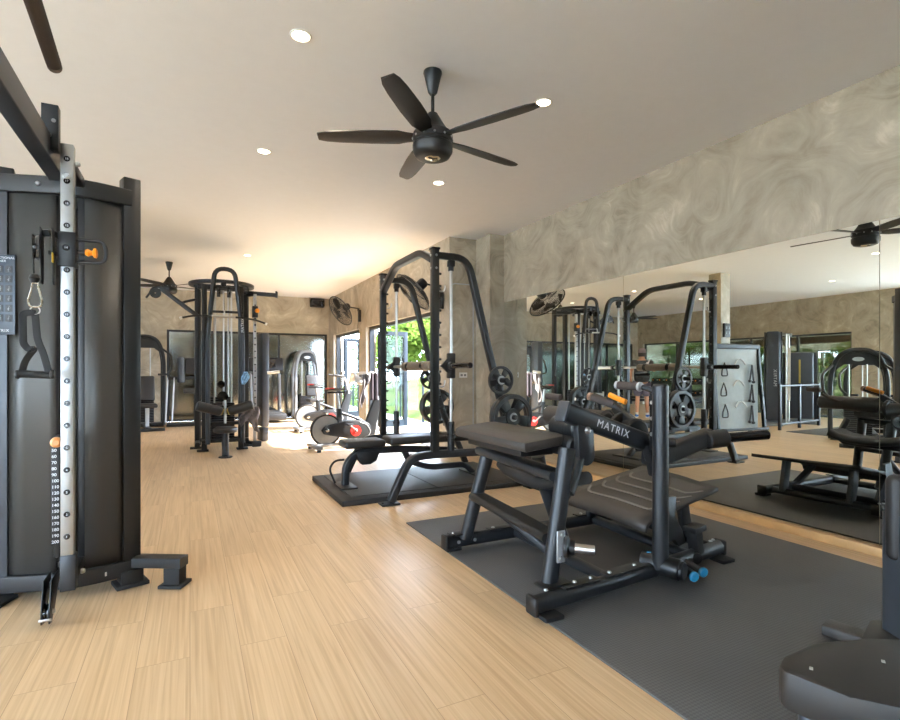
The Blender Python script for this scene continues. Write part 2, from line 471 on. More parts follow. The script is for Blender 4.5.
# outside: terrace, balustrade, bank and trees
struct('terrace', box2(BM(), (4.02, -6, -.12), (5.0, 22, -.005)), 'bank_paving')
struct('terrace_edge', box2(BM(), (3.55, 6.9, -.12), (4.02, 22, -.005)), 'bank_paving')
rl = thing('glass_balustrade', 'clear glass balustrade with slim grey posts along the terrace edge', 'railing', (4.85, 6, 0))
b = BM(); cyl(b, (4.85, 5.2, 1.13), (4.85, 20, 1.13), .022, n=10); part('handrail', b, 'door_frame', rl)
for k in range(11):
    y = 5.3 + k * 1.45
    part('post', box(BM(), (4.85, y, .56), (.045, .03, 1.12)), 'door_frame', rl)
    if k < 10: part('glass_panel', box2(BM(), (4.846, y + .05, .08), (4.854, y + 1.4, 1.05)), 'clear_glass', rl)
# bank
b = BM(); nx, ny = 26, 40; vs = []
for i in range(nx):
    for j in range(ny):
        x = 5.0 + i * .8; y = -8 + j * 1.1
        z = -.35 + .085 * (x - 5) ** 1.15 + .12 * math.sin(x * .9 + y * .5) + random.uniform(-.05, .05)
        vs.append(b.verts.new((x, y, z)))
for i in range(nx - 1):
    for j in range(ny - 1):
        b.faces.new((vs[i * ny + j], vs[(i + 1) * ny + j], vs[(i + 1) * ny + j + 1], vs[i * ny + j + 1]))
struct('ground_bank', b, 'grass_bank')
struct('ground_left', box2(BM(), (-30, 6.6, -.25), (XL - .2, 34, -.06)), 'grass_bank')
struct('bounce_deck_left', box2(BM(), (-30, -30, -.25), (XL - .2, 6.6, -.03)), 'bounce_tile')  # added pale deck, unseen, bounces sun up to the ceiling
struct('sky_block_wall', box2(BM(), (-12.2, 6.6, -.25), (-12, 34, 3.3)), 'trowelled_concrete')  # added wall, covers the bright sky so the left glazing stays dark
struct('ground_near', box2(BM(), (XL - .2, -30, -.25), (5, YN - .2, -.06)), 'bounce_tile')  # unseen ground, made pale to throw daylight back into the room

def foliage(c, rad, n, leaf_s=.11, squash=1.0):
    b = BM(); blobs = []
    for _ in range(9):
        a = random.uniform(0, 2 * PI); r = random.uniform(.2, .75) * rad
        blobs.append((V(c) + V((r * math.cos(a), r * math.sin(a), random.uniform(-.7, .8) * rad * squash)), rad * random.uniform(.35, .6)))
    for k in range(n):
        bc, br_ = random.choice(blobs)
        d = V((random.gauss(0, 1), random.gauss(0, 1), random.gauss(0, 1))).normalized() * br_ * random.uniform(.6, 1.08)
        p0 = bc + d
        u = V((random.gauss(0, 1), random.gauss(0, 1), random.gauss(0, .6))).normalized(); w = u.cross(V((random.gauss(0, 1), random.gauss(0, 1), random.gauss(0, 1)))).normalized()
        s = leaf_s * random.uniform(.6, 1.4)
        b.faces.new([b.verts.new(p0 + u * s), b.verts.new(p0 + w * s * .45), b.verts.new(p0 - u * s), b.verts.new(p0 - w * s * .45)])
    return b
def tree(x, y, z0, h, rad, label, mat, n=2600, group='trees beyond the terrace'):
    r = thing('tree', label, 'tree', (x, y, z0), 0, group)
    b = BM(); tube(b, [(x, y, z0 - .2), (x + .1, y, z0 + h * .4), (x - .05, y + .1, z0 + h * .8)], .13, .3, 8, scales=None); part('trunk', b, 'bark', r)
    f = part('crown', foliage((x, y, z0 + h * .72), rad, n, .17), mat, r)
for i, (x, y, h, rad, m_) in enumerate([(9.3, 14.2, 3.6, 1.7, 'leaf_bright'), (10.8, 19.0, 4.4, 2.0, 'leaf_bright'), (15, 24.5, 5.6, 2.6, 'leaf_deep'), (9.2, 23.9, 3.8, 1.9, 'leaf_bright'),
                                        (11.5, 29, 5, 2.3, 'leaf_deep'), (9, 10.2, 3.2, 1.5, 'leaf_bright'), (15.5, 17.5, 5.6, 2.4, 'leaf_deep')]):
    tree(x, y, -.3 + .085 * (x - 5) ** 1.15, h, rad,
         ['bright green bushy tree seen through the open folding doors', 'broad sunlit tree behind the bushy one', 'tall darker tree at the back of the bank', 'small sunlit tree toward the far door opening',
          'dark green tree farthest along the bank', 'low bright tree nearest the glass balustrade', 'tall deep green tree high on the bank'][i], m_)
for i, (y, x) in enumerate([(7.6, -9.3), (10.5, -9.6), (13.4, -9.2), (16.4, -9.6)]):
    solo('shrub', foliage((x, y, .95), 1.3, 2200, .12, .9), 'leaf_bright', ['green shrub outside the left windows beside the striped tower', 'green shrub second along the left windows',
         'leafy green shrub outside the left windows behind the standing person', 'leafy shrub outside the far left corner window'][i], 'shrub', 'shrubs outside the left windows')

# ------------------------------------------------------------------ downlights
def downlight(x, y, label, proto=[None]):
    if proto[0] is None:
        r = thing('downlight', label, 'ceiling light', (x, y, H), 0, 'recessed ceiling downlights')
        part('trim_ring', lathe(BM(), [(.048, -.002), (.052, -.007), (.058, -.007), (.062, 0), (.048, 0)], (0, 0, 0)), 'white_plastic', r, local=True)
        part('lens', lathe(BM(), [(0, -.004), (.048, -.004), (.048, -.001), (0, -.001)], (0, 0, 0)), 'lamp_lens', r, local=True)
        l = bpy.data.lights.new('downlight_lamp', 'SPOT'); l.energy = 52; l.color = (1, .86, .68); l.spot_size = R(125); l.spot_blend = .8; l.shadow_soft_size = .05
        lo = bpy.data.objects.new('lamp', l); col.objects.link(lo); lo.parent = r; lo.location = (0, 0, -.03)
        proto[0] = r; return r
    return dup(proto[0], (x, y, H), 0, label)
for x, y, lb in [(.57, 3.06, 'warm round downlight left of the five-bladed ceiling fan, nearest the camera'),
                 (2.27, 3.04, 'warm round downlight just right of a blade tip of the big ceiling fan'),
                 (.58, 4.81, 'warm round downlight left beyond the big ceiling fan'),
                 (2.28, 4.82, 'warm round downlight seen right below the big ceiling fan motor'),
                 (.85, 9.25, 'downlight over the multi-station cable tower'),
                 (-1.6, 9.25, 'downlight reflected above the rack, centre of the room'),
                 (-4.25, 9.46, 'downlight over the left windows near the standing person'),
                 (-1.7, 11.65, 'downlight near the far distant ceiling fan'),
                 (-2.05, 4.5, 'downlight reflected at the right mirror seam'),
                 (-4.3, 6.3, 'downlight over the striped weight tower')]:
    downlight(x, y, lb)

# ------------------------------------------------------------------ ceiling fans
def ceiling_fan(x, y, label, rot, n, rad, low=False):
    r = thing('ceiling_fan', label, 'ceiling fan', (x, y, H), R(rot), 'ceiling fans')
    part('canopy', lathe(BM(), [(0, 0), (.058, 0), (.06, -.012), (.052, -.04), (.03, -.135), (.018, -.15), (0, -.15)]), 'black_paint', r, local=True)
    part('rod', cyl(BM(), (0, 0, -.14), (0, 0, -.3), .011), 'black_paint', r, local=True)
    part('motor', lathe(BM(), [(0, -.27), (.03, -.27), (.042, -.29), (.075, -.345), (.105, -.39), (.125, -.40), (.13, -.425), (.13, -.45), (.122, -.458), (.122, -.47), (.13, -.478), (.128, -.52), (.11, -.55), (.085, -.56), (0, -.56)], n=36), 'black_paint', r, local=True)
    part('light_kit', lathe(BM(), [(0, -.572), (.03, -.57), (.05, -.56), (.05, -.555), (0, -.555)], (0, 0, 0), n=24), 'chrome', r, local=True)
    b = BM()
    for k in range(12):
        a = 2 * PI * k / 12; bolt(b, (.128 * math.cos(a), .128 * math.sin(a), -.437), (math.cos(a), math.sin(a), 0), .008, .006)
    part('vent_screws', b, 'brushed_steel', r, local=True)
    for k in range(n):
        a = 2 * PI * k / n; M = MX.Rotation(a, 4, 'Z')
        b = BM()
        # blade: a tapered twisted slab
        st = [(.10, .035, 12), (.16, .045, 13), (.22, .062, 13), (.4, .066, 11), (.6, .060, 9), (rad - .05, .052, 8), (rad, .036, 8)]
        rings = []
        for rr_, hw, tw in st:
            s_, c_ = math.sin(R(tw)), math.cos(R(tw)); z = -.425
            rings.append([b.verts.new(M @ V((rr_, v * c_ - w * s_, z + v * s_ + w * c_))) for v, w in ((-hw, -.004), (-hw * .5, -.009), (hw, -.003), (hw, .003), (-hw * .5, .002), (-hw, .002))])
        for A, B in zip(rings, rings[1:]):
            for q in range(6): b.faces.new((A[q], A[(q + 1) % 6], B[(q + 1) % 6], B[q])).smooth = True
        b.faces.new(rings[0][::-1]); b.faces.new(rings[-1])
        part('blade', b, 'black_paint', r, local=True)
    return r
ceiling_fan(1.40, 3.05, 'big black five-bladed ceiling fan on a short rod above the wood floor', 11, 5, .735)
ceiling_fan(-.33, 10.46, 'small distant ceiling fan left above the multi-station cable tower', 20, 5, .74)
ceiling_fan(-3.3, 10.9, 'ceiling fan seen only in the mirror, above the standing person', 50, 5, .74)

# ------------------------------------------------------------------ wall fans, speaker, small wall things
def wall_fan(c, face, anchor, rad, label):
    c, face, anchor = V(c), V(face).normalized(), V(anchor)
    r = thing('wall_fan', label, 'wall fan', anchor, 0, 'wall-mounted cage fans')
    sx = face.cross(V((0, 0, 1))).normalized(); M = frame(c, sx, face.cross(sx))
    b = BM()
    tube(b, [M @ V((rad * math.cos(2*PI*k/40), rad * math.sin(2*PI*k/40), .02)) for k in range(40)], .010, 0, 6, True)
    for rr_, z in ((rad * .66, .075), (rad * .33, .10), (rad * .66, -.06), (rad * .33, -.08)):
        tube(b, [M @ V((rr_ * math.cos(2*PI*k/30), rr_ * math.sin(2*PI*k/30), z)) for k in range(30)], .002, 0, 4, True)
    for k in range(72):
        a = 2 * PI * k / 72; ca, sa = math.cos(a), math.sin(a)
        tube(b, [M @ V((q * rad * ca, q * rad * sa, z)) for q, z in ((.16, .11), (.5, .10), (.85, .055), (1, .02), (.85, -.035), (.5, -.07), (.2, -.085))], .0021, 0, 4)
    lathe(b, [(0, .118), (.05, .118), (.055, .10), (0, .10)], c, M.to_3x3() @ V((0, 0, 1)), 20)
    part('cage', b, 'black_paint', r)
    b = BM(); lathe(b, [(0, -.09), (.06, -.09), (.075, -.11), (.075, -.19), (.06, -.22), (0, -.22)], c, M.to_3x3() @ V((0, 0, 1)), 24); part('motor', b, 'dark_plastic', r)
    for k in range(3):
        b = BM(); a0 = 2 * PI * k / 3 + .4
        rows = []
        for q in range(7):
            t_ = q / 6; rr_ = .05 + (rad - .09) * t_; w = .25 + .75 * math.sin(PI * min(1, t_ * .8 + .2))
            rows.append([b.verts.new(M @ V((rr_ * math.cos(a0 + u * w), rr_ * math.sin(a0 + u * w), .02 + .05 * u))) for u in (-.45, -.15, .15, .45)])
        for A, B in zip(rows, rows[1:]):
            for q in range(3): b.faces.new((A[q], A[q+1], B[q+1], B[q]))
        o = part('blade', b, 'dark_plastic', r)
        md = o.modifiers.new('thick', 'SOLIDIFY'); md.thickness = .003
    back = c - face * .2
    b = BM(); tube(b, [back, back + V((.02, 0, -.02)), (anchor.x - .05, anchor.y, back.z - .04), anchor + V((-.05, 0, .12))], .014, .07, 10)
    part('arm', b, 'black_paint', r)
    b = BM(); box(b, anchor + V((-.03, 0, 0)), (.058, .07, .26), bev=.01); cyl(b, anchor + V((-.05, 0, .1)), anchor + V((-.05, 0, .16)), .024); part('bracket', b, 'dark_plastic', r)
    b = BM(); tube(b, [anchor + V((-.055, .0, -.12)), anchor + V((-.06, .02, -.25)), anchor + V((-.05, 0, -.42))], .006, .05, 6); part('cord', b, 'dark_plastic', r)
    return r
wall_fan((2.88, 10.95, 2.49), (-.78, -.22, -.52), (3.325, 11.0, 2.40), .34, 'dark cage wall fan above the pier between the two door openings')
wall_fan((2.84, 6.83, 2.33), (-.72, .12, -.68), (3.325, 6.88, 2.24), .32, 'dark cage wall fan tilted down behind the weight rack')
r = thing('wall_speaker', 'small black speaker mounted high in the far right corner', 'speaker', (3.0, 13.94, 2.96))
b = BM(); box(b, (3.0, 13.82, 2.99), (.36, .17, .2), rot=MX.Rotation(R(-12), 4, 'X'), bev=.02); part('cabinet', b, 'dark_plastic', r)
b = BM(); box(b, (3.0, 13.725, 2.972), (.31, .012, .16), rot=MX.Rotation(R(-12), 4, 'X'), bev=.004); part('grille', b, 'lens_dark', r)
b = BM(); cyl(b, (3.0, 13.9, 2.99), (3.0, 13.945, 2.99), .03); part('bracket', b, 'dark_plastic', r)
r = thing('wall_outlet', 'white double socket on the concrete pier behind the weight rack', 'socket', (3.55, 6.678, 1.14))
part('face_plate', box(BM(), (3.55, 6.672, 1.14), (.13, .012, .075), bev=.004), 'white_plastic', r)
b = BM()
for dx in (-.028, .028): box(b, (3.55 + dx, 6.665, 1.14), (.035, .004, .03), bev=.001)
part('socket_insert', b, 'grey_paint', r)
solo('conduit', tube(BM(), [(3.36, 6.668, 2.43), (3.40, 6.668, 2.46), (3.715, 6.668, 2.46), (3.715, 6.668, .35)], .008, .03, 8), 'silver_paint', 'thin pale cable conduit running down the concrete pier', 'conduit')
r = thing('switch_box', 'black switch box high on the freestanding concrete column', 'switch box', (-1.44, 6.74, 2.0))
part('case', box(BM(), (-1.44, 6.715, 2.0), (.17, .048, .27), bev=.006), 'dark_plastic', r)
for k in range(4): part('switch', box(BM(), (-1.48 + .08 * (k % 2), 6.688, 1.95 + .1 * (k // 2)), (.035, .012, .05), bev=.003), 'grey_paint', r)

# ------------------------------------------------------------------ floor mats and platform
b = BM(); box2(b, (1.52, .2, .0005), (3.74, 3.81, .011), .003)
solo('floor_mat', b, 'rubber_mat', 'large grey diamond-tread rubber mat under the hip thrust machine', 'mat', origin=(1.52, .2, 0))
solo('floor_mat', box2(BM(), (-4.7, 5.45, .0005), (-2.5, 6.2, .011), .003), 'rubber_mat', 'dark rubber mat in front of the striped weight tower', 'mat', origin=(-4.7, 5.45, 0))
r = thing('lifting_platform', 'low black rubber platform under the bench and weight rack', 'platform', (1.2, 4.52, 0))
b = BM(); box2(b, (1.2, 4.52, .0005), (3.22, 5.78, .05), .004); part('base', b, 'dark_plastic', r)
b = BM(); box2(b, (1.31, 4.63, .05), (2.17, 5.70, .058), .003); box2(b, (2.18, 4.63, .05), (3.14, 5.70, .058), .003); part('rubber_top', b, 'platform_rubber', r)

# ------------------------------------------------------------------ smith machine / weight rack
YA, YB = 4.42, 5.88
r = thing('smith_machine', 'tall black smith machine rack with sloping rear frame beside the concrete pier', 'weight rack', (2.05, YA, 0))
SM = r
for yy, nm in ((YA, 0), (YB, 1)):
    b = BM(); box(b, (2.05, yy, (2.34 + .42) / 2), (.068, .068, 2.34 - .42), bev=.006)
    up_ = part('upright', b, 'black_paint', r)
    b = BM(); box(b, (2.05, yy, 2.345), (.082, .082, .02), bev=.004); part('end_cap', b, 'dark_plastic', up_)
    b = BM()
    for z in (2.28, 2.16): bolt(b, (2.05 - .0, yy - .038, z), (0, -1, 0), .012); bolt(b, (2.012, yy, z), (-1, 0, 0), .012)
    part('bolts', b, 'brushed_steel', up_)
    for k in range(14): part('safety_peg', cyl(BM(), (2.085, yy, .62 + k * .115), (2.115, yy, .62 + k * .115), .011, .012, 10), 'black_paint', up_)
    # sloping rear frame
    b = BM(); rtube(b, [(2.08, yy, 2.285), (2.40, yy, 2.285), (2.62, yy, 1.46), (2.80, yy, .80), (2.94, yy, .42)], .065, .065, .16, up=(0, 1, 0)); part('rear_frame', b, 'black_paint', r)
    # base tube with its sloping front leg
    b = BM(); rtube(b, [(1.615, yy, .03), (1.80, yy, .41), (2.05, yy, .42), (3.0, yy, .40), (3.16, yy, .03)], .07, .07, .13, up=(0, 1, 0)); part('base_tube', b, 'graphite_paint', r)
    for px in (1.60, 3.17):
        b = BM(); box(b, (px, yy, .008 + .002), (.17, .13, .016), bev=.003)
        bolt(b, (px - .06, yy, .017), (0, 0, 1)); bolt(b, (px + .06, yy, .017), (0, 0, 1)); part('foot_plate', b, 'black_paint', r)
    # guide rod with collars
    part('guide_rod', cyl(BM(), (2.22, yy, .44), (2.22, yy, 2.26), .0155), 'steel', r)
    b = BM(); box(b, (2.22, yy, 2.22), (.062, .062, .06), bev=.008); cyl(b, (2.22, yy, 2.15), (2.22, yy, 2.22), .027); part('rod_collar', b, 'dark_plastic', r)
    b = BM(); cyl(b, (2.22, yy, .44), (2.22, yy, .72), .034, ch=.006); cyl(b, (2.22, yy, .56), (2.22, yy, .6), .042, ch=.006); part('rod_bumper', b, 'dark_plastic', r)
    # linear bearing carriage
    b = BM(); box(b, (2.22, yy, 1.25), (.07, .07, .24), bev=.012)
    prism(b, [(-.09, 0), (0, .085), (.06, .085), (.06, -.085), (0, -.085)], frame((2.20, yy, 1.25), (1, 0, 0), (0, 0, 1)), .03, .004)
    part('carriage', b, 'dark_plastic', r)
    s = -1 if yy == YA else 1
    for pz, px in ((1.11, 2.715), (.75, 2.815), (.52, 2.91)):
        b = BM(); cyl(b, (px, yy - .04, pz), (px, yy + s * .215 if pz > .6 else yy + s * .1, pz), .0245, ch=.004); part('storage_peg', b, 'black_paint', r)
    b = BM()
    for z in (1.95, 1.05): tube(b, [(2.10, yy, z), (2.14, yy, z), (2.155, yy, z + .03), (2.155, yy, z + .06)], .008, .015, 8)
    part('hook', b, 'brushed_steel', r)
# top cross member, bent
b = BM(); rtube(b, [(2.05, YA + .03, 2.25), (2.05, YA + .30, 2.37), (2.05, YB - .42, 2.37), (2.05, YB - .03, 2.15)], .07, .075, .12, up=(1, 0, 0)); part('top_crossbar', b, 'graphite_paint', r)
for z, x in ((.405, 2.95),):
    b = BM(); rtube(b, [(x, YA, z), (x, YB, z)], .055, .055, up=(0, 0, 1)); part('rear_crossbar', b, 'black_paint', r)
# fixed bar on the guide rods
r = thing('smith_bar', 'long barbell with a thick padded middle held on the smith machine rods', 'barbell', (2.2, 5.2, 1.25))
part('bar', cyl(BM(), (2.19, 4.02, 1.25), (2.19, 6.3, 1.25), .0155), 'steel', r)
for a, c_, rr_, mt in ((3.98, 4.30, .026, 'gloss_black'), (6.05, 6.36, .026, 'brushed_steel')):
    part('sleeve', cyl(BM(), (2.19, a, 1.25), (2.19, c_, 1.25), rr_, ch=.004), mt, r)
b = BM(); cyl(b, (2.19, 4.78, 1.25), (2.19, 5.52, 1.25), .05, ch=.01); pd = part('neck_pad', b, 'bar_sleeve', r)
b = BM()
for y in (4.95, 5.35): cyl(b, (2.19, y, 1.25), (2.19, y + .06, 1.25), .053, ch=.004)
part('pad_strap', b, 'gloss_black', pd)
for y in (4.33, 6.0): part('collar', cyl(BM(), (2.19, y, 1.25), (2.19, y + .05, 1.25), .036, ch=.006), 'black_paint', r)

# weight plates
def plate_proto(R_, th, label, loc, grp):
    r = thing('weight_plate', label, 'weight plate', loc, 0, grp)
    b = BM(); ax = (0, 1, 0)
    lathe(b, [(R_ * .80, -th * .35), (R_ * .82, -th * .5), (R_ * .97, -th * .5), (R_, -th * .35), (R_, th * .35), (R_ * .97, th * .5), (R_ * .82, th * .5), (R_ * .80, th * .35), (R_ * .80, -th * .35)], (0, 0, 0), ax, 40)
    lathe(b, [(.027, -th * .45), (R_ * .36, -th * .45), (R_ * .38, 0), (R_ * .36, th * .45), (.027, th * .45), (.027, -th * .45)], (0, 0, 0), ax, 30)
    for k in range(5):
        a = 2 * PI * k / 5 + .3; w0, w1 = R_ * .16, R_ * .27
        M = MX.Rotation(a, 4, 'Y')
        prism(b, [(R_ * .3, -w0), (R_ * .84, -w1), (R_ * .84, w1), (R_ * .3, w0)], M @ frame((0, 0, 0), (1, 0, 0), (0, 0, 1)), th * .38, .004)
    part('disc', b, 'plate_iron', r, local=True)
    part('hub_ring', lathe(BM(), [(.0262, -th * .55), (.042, -th * .55), (.044, -th * .5), (.044, th * .5), (.042, th * .55), (.0262, th * .55), (.0262, -th * .55)], (0, 0, 0), ax, 24), 'brushed_steel', r, local=True)
    return r
g = 'round iron weight plates stored on the rack pegs'
pl = plate_proto(.225, .045, 'large spoked weight plate, outermost on the low near peg of the rack', (2.815, YA - .155, .75), g)
dup(pl, (2.815, YA - .105, .75), .0, 'large weight plate tucked behind the outermost one on the near peg', g)
dup(pl, (2.815, YB + .105, .75), .0, 'large weight plate on the low far peg of the rack', g)
dup(pl, (2.815, YB + .155, .75), .0, 'large weight plate, outermost on the far low peg of the rack', g)
ps = plate_proto(.14, .032, 'small spoked weight plate on the upper near peg of the rack', (2.715, YA - .10, 1.11), g)
dup(ps, (2.715, YB + .10, 1.11), .0, 'small weight plate on the upper far peg of the rack', g)

# chromed clamp hanging off the rack side
# ------------------------------------------------------------------ flat bench
def pad(bm, c, s, rz=0, bev=.03, rot=None): return box(bm, c, s, rz, rot, bev=bev, seg=4)
r = thing('weight_bench', 'flat black padded weight bench with curved legs on the rubber platform', 'bench', (1.35, 5.08, .058))
part('seat_pad', pad(BM(), (1.55, 5.08, .475), (.42, .29, .075), bev=.03), 'black_vinyl', r)
part('back_pad', pad(BM(), (2.26, 5.08, .485), (.92, .29, .08), bev=.032), 'black_vinyl', r)
b = BM(); rtube(b, [(1.375, 5.08, .07), (1.385, 5.08, .28), (1.52, 5.08, .40), (2.0, 5.08, .39), (2.6, 5.08, .33)], .07, .075, .16, up=(0, 1, 0)); part('frame', b, 'graphite_paint', r)
b = BM(); rtube(b, [(2.0, 5.08, .38), (2.06, 5.08, .25), (2.3, 5.08, .17), (2.72, 5.08, .17), (2.82, 5.08, .07)], .06, .06, .1, up=(0, 1, 0)); part('rear_frame', b, 'graphite_paint', r)
b = BM(); prism(b, [(0, 0), (.24, 0), (.20, -.10), (.14, -.13), (.05, -.13), (.0, -.06)], frame((1.49, 5.08, .39), (1, 0, 0), (0, 0, 1)), .085, .01); part('hinge_housing', b, 'dark_plastic', r)
b = BM(); box(b, (1.375, 5.08, .066), (.16, .36, .016), bev=.004); part('front_foot', b, 'black_paint', r)
b = BM(); box(b, (2.83, 5.08, .066), (.12, .46, .016), bev=.004); part('rear_foot', b, 'black_paint', r)
b = BM(); tube(b, [(1.30, 5.16, .08), (1.24, 5.18, .22), (1.30, 5.2, .30), (1.40, 5.2, .30)], .011, .05, 8); part('foot_catch', b, 'black_paint', r)
b = BM()
for k in range(9): cyl(b, (2.1 + k * .055, 5.03, .31 + k * .004), (2.1 + k * .055, 5.13, .31 + k * .004), .012, .012, 8)
part('adjust_rungs', b, 'black_paint', r)

# ------------------------------------------------------------------ hip thrust machine on the big mat
r = thing('hip_thrust_machine', 'matte black hip thrust machine with bench pad and lettered lever arm on the mat', 'exercise machine', (2.3, 2.6, .011))
HM = r; GP = 'graphite_paint'
z0 = .075
def bolts(p_list, axis=(0, 0, 1), parent=HM, rr_=.012):
    b = BM()
    for p_ in p_list: bolt(b, p_, axis, rr_)
    part('bolts', b, 'brushed_steel', parent)
def oval_tube(name, pts, w, h, fil, up, parent=HM, m=GP): return part(name, sweep(BM(), fillet(pts, fil), rrect(w, h, min(w, h) * .46, 5), up=up), m, parent)
t1 = oval_tube('base_tube', [(1.47, 2.06, z0), (1.9, 2.085, z0), (2.6, 2.15, z0), (3.04, 2.21, z0)], .075, .085, .2, (0, 0, 1))
t2 = oval_tube('base_tube', [(1.50, 3.07, z0), (2.0, 3.06, z0), (2.7, 3.06, z0), (3.16, 3.08, z0)], .075, .085, .2, (0, 0, 1))
for p_, q in (((1.465, 2.055, z0), (1.475, 2.058, z0)), ((3.035, 2.21, z0), (3.045, 2.211, z0)), ((1.495, 3.07, z0), (1.505, 3.07, z0)), ((3.155, 3.08, z0), (3.165, 3.08, z0))):
    part('end_cap', box(BM(), ((p_[0] + q[0]) / 2, p_[1], z0), (.03, .088, .094), bev=.018), 'dark_plastic', HM)
for x in (2.02, 2.72): oval_tube('cross_tube', [(x, 2.12, z0), (x + .02, 3.04, z0)], .07, .06, 0, (0, 0, 1))
oval_tube('cross_tube', [(2.98, 2.23, z0), (3.04, 3.05, z0)], .06, .06, 0, (0, 0, 1))
for x, y in ((1.55, 2.03), (1.56, 3.1), (2.98, 2.15), (3.08, 3.12)): part('rubber_foot', box(BM(), (x, y, .022), (.11, .10, .022), bev=.006), 'rubber', HM)
# bolted joint plates on the tubes
for x, y, rz, L in ((1.78, 2.085, 3, .24), (2.11, 2.11, 5, .30), (1.62, 3.07, 0, .18), (1.95, 3.06, 0, .26), (2.68, 3.06, 0, .2)): part('joint_plate', box(BM(), (x, y, z0 + .045), (L, .07, .010), R(rz), bev=.002), 'black_paint', HM)
bolts([(1.56, 2.07, z0 + .05), (1.75, 2.085, z0 + .05), (1.86, 2.09, z0 + .05), (2.0, 2.1, z0 + .05), (2.2, 2.12, z0 + .05), (1.56, 3.07, z0 + .05), (1.70, 3.07, z0 + .05), (1.86, 3.06, z0 + .05), (2.05, 3.06, z0 + .05), (2.63, 3.06, z0 + .05)])
bolts([(1.58, 3.07 - .038, z0), (1.70, 3.07 - .04, z0)], (0, -1, 0))
# A-frame legs
l1 = oval_tube('leg', [(1.63, 2.14, z0 + .02), (1.75, 2.14, .80)], .075, .086, 0, (1, 0, 0))
l2 = oval_tube('leg', [(1.63, 3.03, z0 + .02), (1.745, 2.92, .70)], .075, .086, 0, (1, 0, 0))
oval_tube('leg', [(2.12, 2.60, z0 + .0), (1.93, 2.60, .55), (1.90, 2.60, .68)], .08, .08, .1, (1, 0, 0))
part('leg_foot_plate', box(BM(), (1.64, 2.12, z0 + .052), (.17, .09, .012), R(2), bev=.002), 'black_paint', HM)
part('leg_foot_plate', box(BM(), (1.64, 3.05, z0 + .052), (.17, .09, .012), bev=.002), 'black_paint', HM)
# bars joining the legs
oval_tube('cross_bar', [(1.71, 2.16, .655), (1.71, 2.94, .685)], .12, .05, 0, (0, 0, 1))
oval_tube('cross_bar', [(1.665, 2.16, .345), (1.675, 2.96, .385)], .12, .045, 0, (0, 0, 1), m='black_paint')
oval_tube('diagonal_brace', [(1.70, 2.75, .35), (1.93, 2.45, .10)], .05, .06, 0, (0, 0, 1))
part('gusset', cyl(BM(), (1.77, 2.15, .56), (1.90, 2.20, .76), .028), GP, HM)
# bench pad and the curved lower pad
b = BM(); prism(b, [(-.15, -.42), (.10, -.42), (.145, -.38), (.17, -.28), (.17, .36), (.12, .42), (-.10, .42), (-.15, .38)], frame((1.71, 2.67, .812), (1, 0, .10), (0, 1, 0)), .058, .02); part('bench_pad', b, 'brown_vinyl', HM)
b = BM(); box(b, (1.72, 2.66, .755), (.22, .6, .05), bev=.006); part('pad_bracket', b, 'black_paint', HM)
b = BM()
sweep(b, [(2.02, 2.42, .56), (2.02, 2.50, .532), (2.02, 2.62, .515), (2.02, 2.82, .515), (2.02, 2.95, .535), (2.02, 3.03, .57)], rrect(.30, .075, .035, 4), up=(0, 0, 1)); part('seat_pad', b, 'black_vinyl', HM)
b = BM(); sweep(b, fillet([(1.86, 3.0, .70), (1.92, 3.04, .56), (2.0, 2.98, .47), (2.0, 2.45, .46)], .06), rrect(.05, .05)); part('seat_bracket', b, 'black_paint', HM)
# hub: three cylinders along Y with a flat oval end plate
b = BM(); cyl(b, (1.895, 2.205, .885), (1.895, 2.42, .885), .06, ch=.01); part('hub_cylinder', b, 'black_paint', HM)
b = BM(); cyl(b, (1.87, 2.205, .79), (1.87, 2.46, .79), .062, ch=.014); part('hub_cylinder', b, 'black_paint', HM)
b = BM(); prism(b, [(-.055 * math.cos(a), .06 * math.sin(a) + (.055 if math.sin(a) > 0 else -.075)) for a in [k * PI / 12 for k in range(24)]], frame((1.90, 2.185, .825), (1, 0, .10), (0, 0, 1)), .04, .006)
hp = part('hub_plate', b, GP, HM)
b = BM(); bolt(b, (1.905, 2.163, .882), (0, -1, 0), .02, .012); part('bolts', b, 'steel', hp)
# lever arm (box beam) with lettering
A0, A1 = V((1.775, 2.20, .985)), V((2.34, 2.20, .795))
b = BM(); rtube(b, [A0, A1], .08, .104, up=(0, 0, 1), r=.022); arm = part('lever_arm', b, 'graphite_paint', HM)
dx = (A1 - A0).normalized(); upv = V((0, -1, 0)).cross(dx) * -1
M = frame(A0 + dx * .205 + V((0, -.0412, 0)) + upv * -.018 * (1 if upv.z > 0 else -1), dx, upv if upv.z > 0 else -upv)
text_part('lettering', 'MATRIX', .060, M, 'white_print', arm, bold=0, spacing=1.2, label='pale capital letters on the lever arm')
b = BM(); box(b, A0 - dx * .008, (.022, .088, .112), rot=MX.Rotation(math.atan2(-dx.z, dx.x), 4, 'Y'), bev=.012); part('arm_end_cap', b, 'slate_paint', arm)
b = BM(); tube(b, [A1 + V((-.02, -.02, -.0)), A1 + V((.06, -.03, -.008)), (2.50, 2.10, .785)], .026, .03, 14, scales=None); part('stop_peg', b, 'dark_plastic', HM)
b = BM(); prism(b, [(-.02, .08), (.10, .06), (.10, -.10), (.06, -.17), (.03, -.06)], frame((2.36, 2.2, .75), (1, 0, 0), (0, 0, 1)), .05, .008); part('arm_bracket', b, GP, HM)
b = BM(); rtube(b, [(2.40, 2.21, .70), (2.52, 2.21, .69), (2.86, 2.15, .80)], .09, .10, .08, up=(0, 0, 1), r=.02); part('rear_arm', b, GP, HM)
b = BM(); cyl(b, (2.80, 2.13, .78), (2.94, 2.10, .79), .055, ch=.008); part('horn_collar', b, 'dark_plastic', HM)
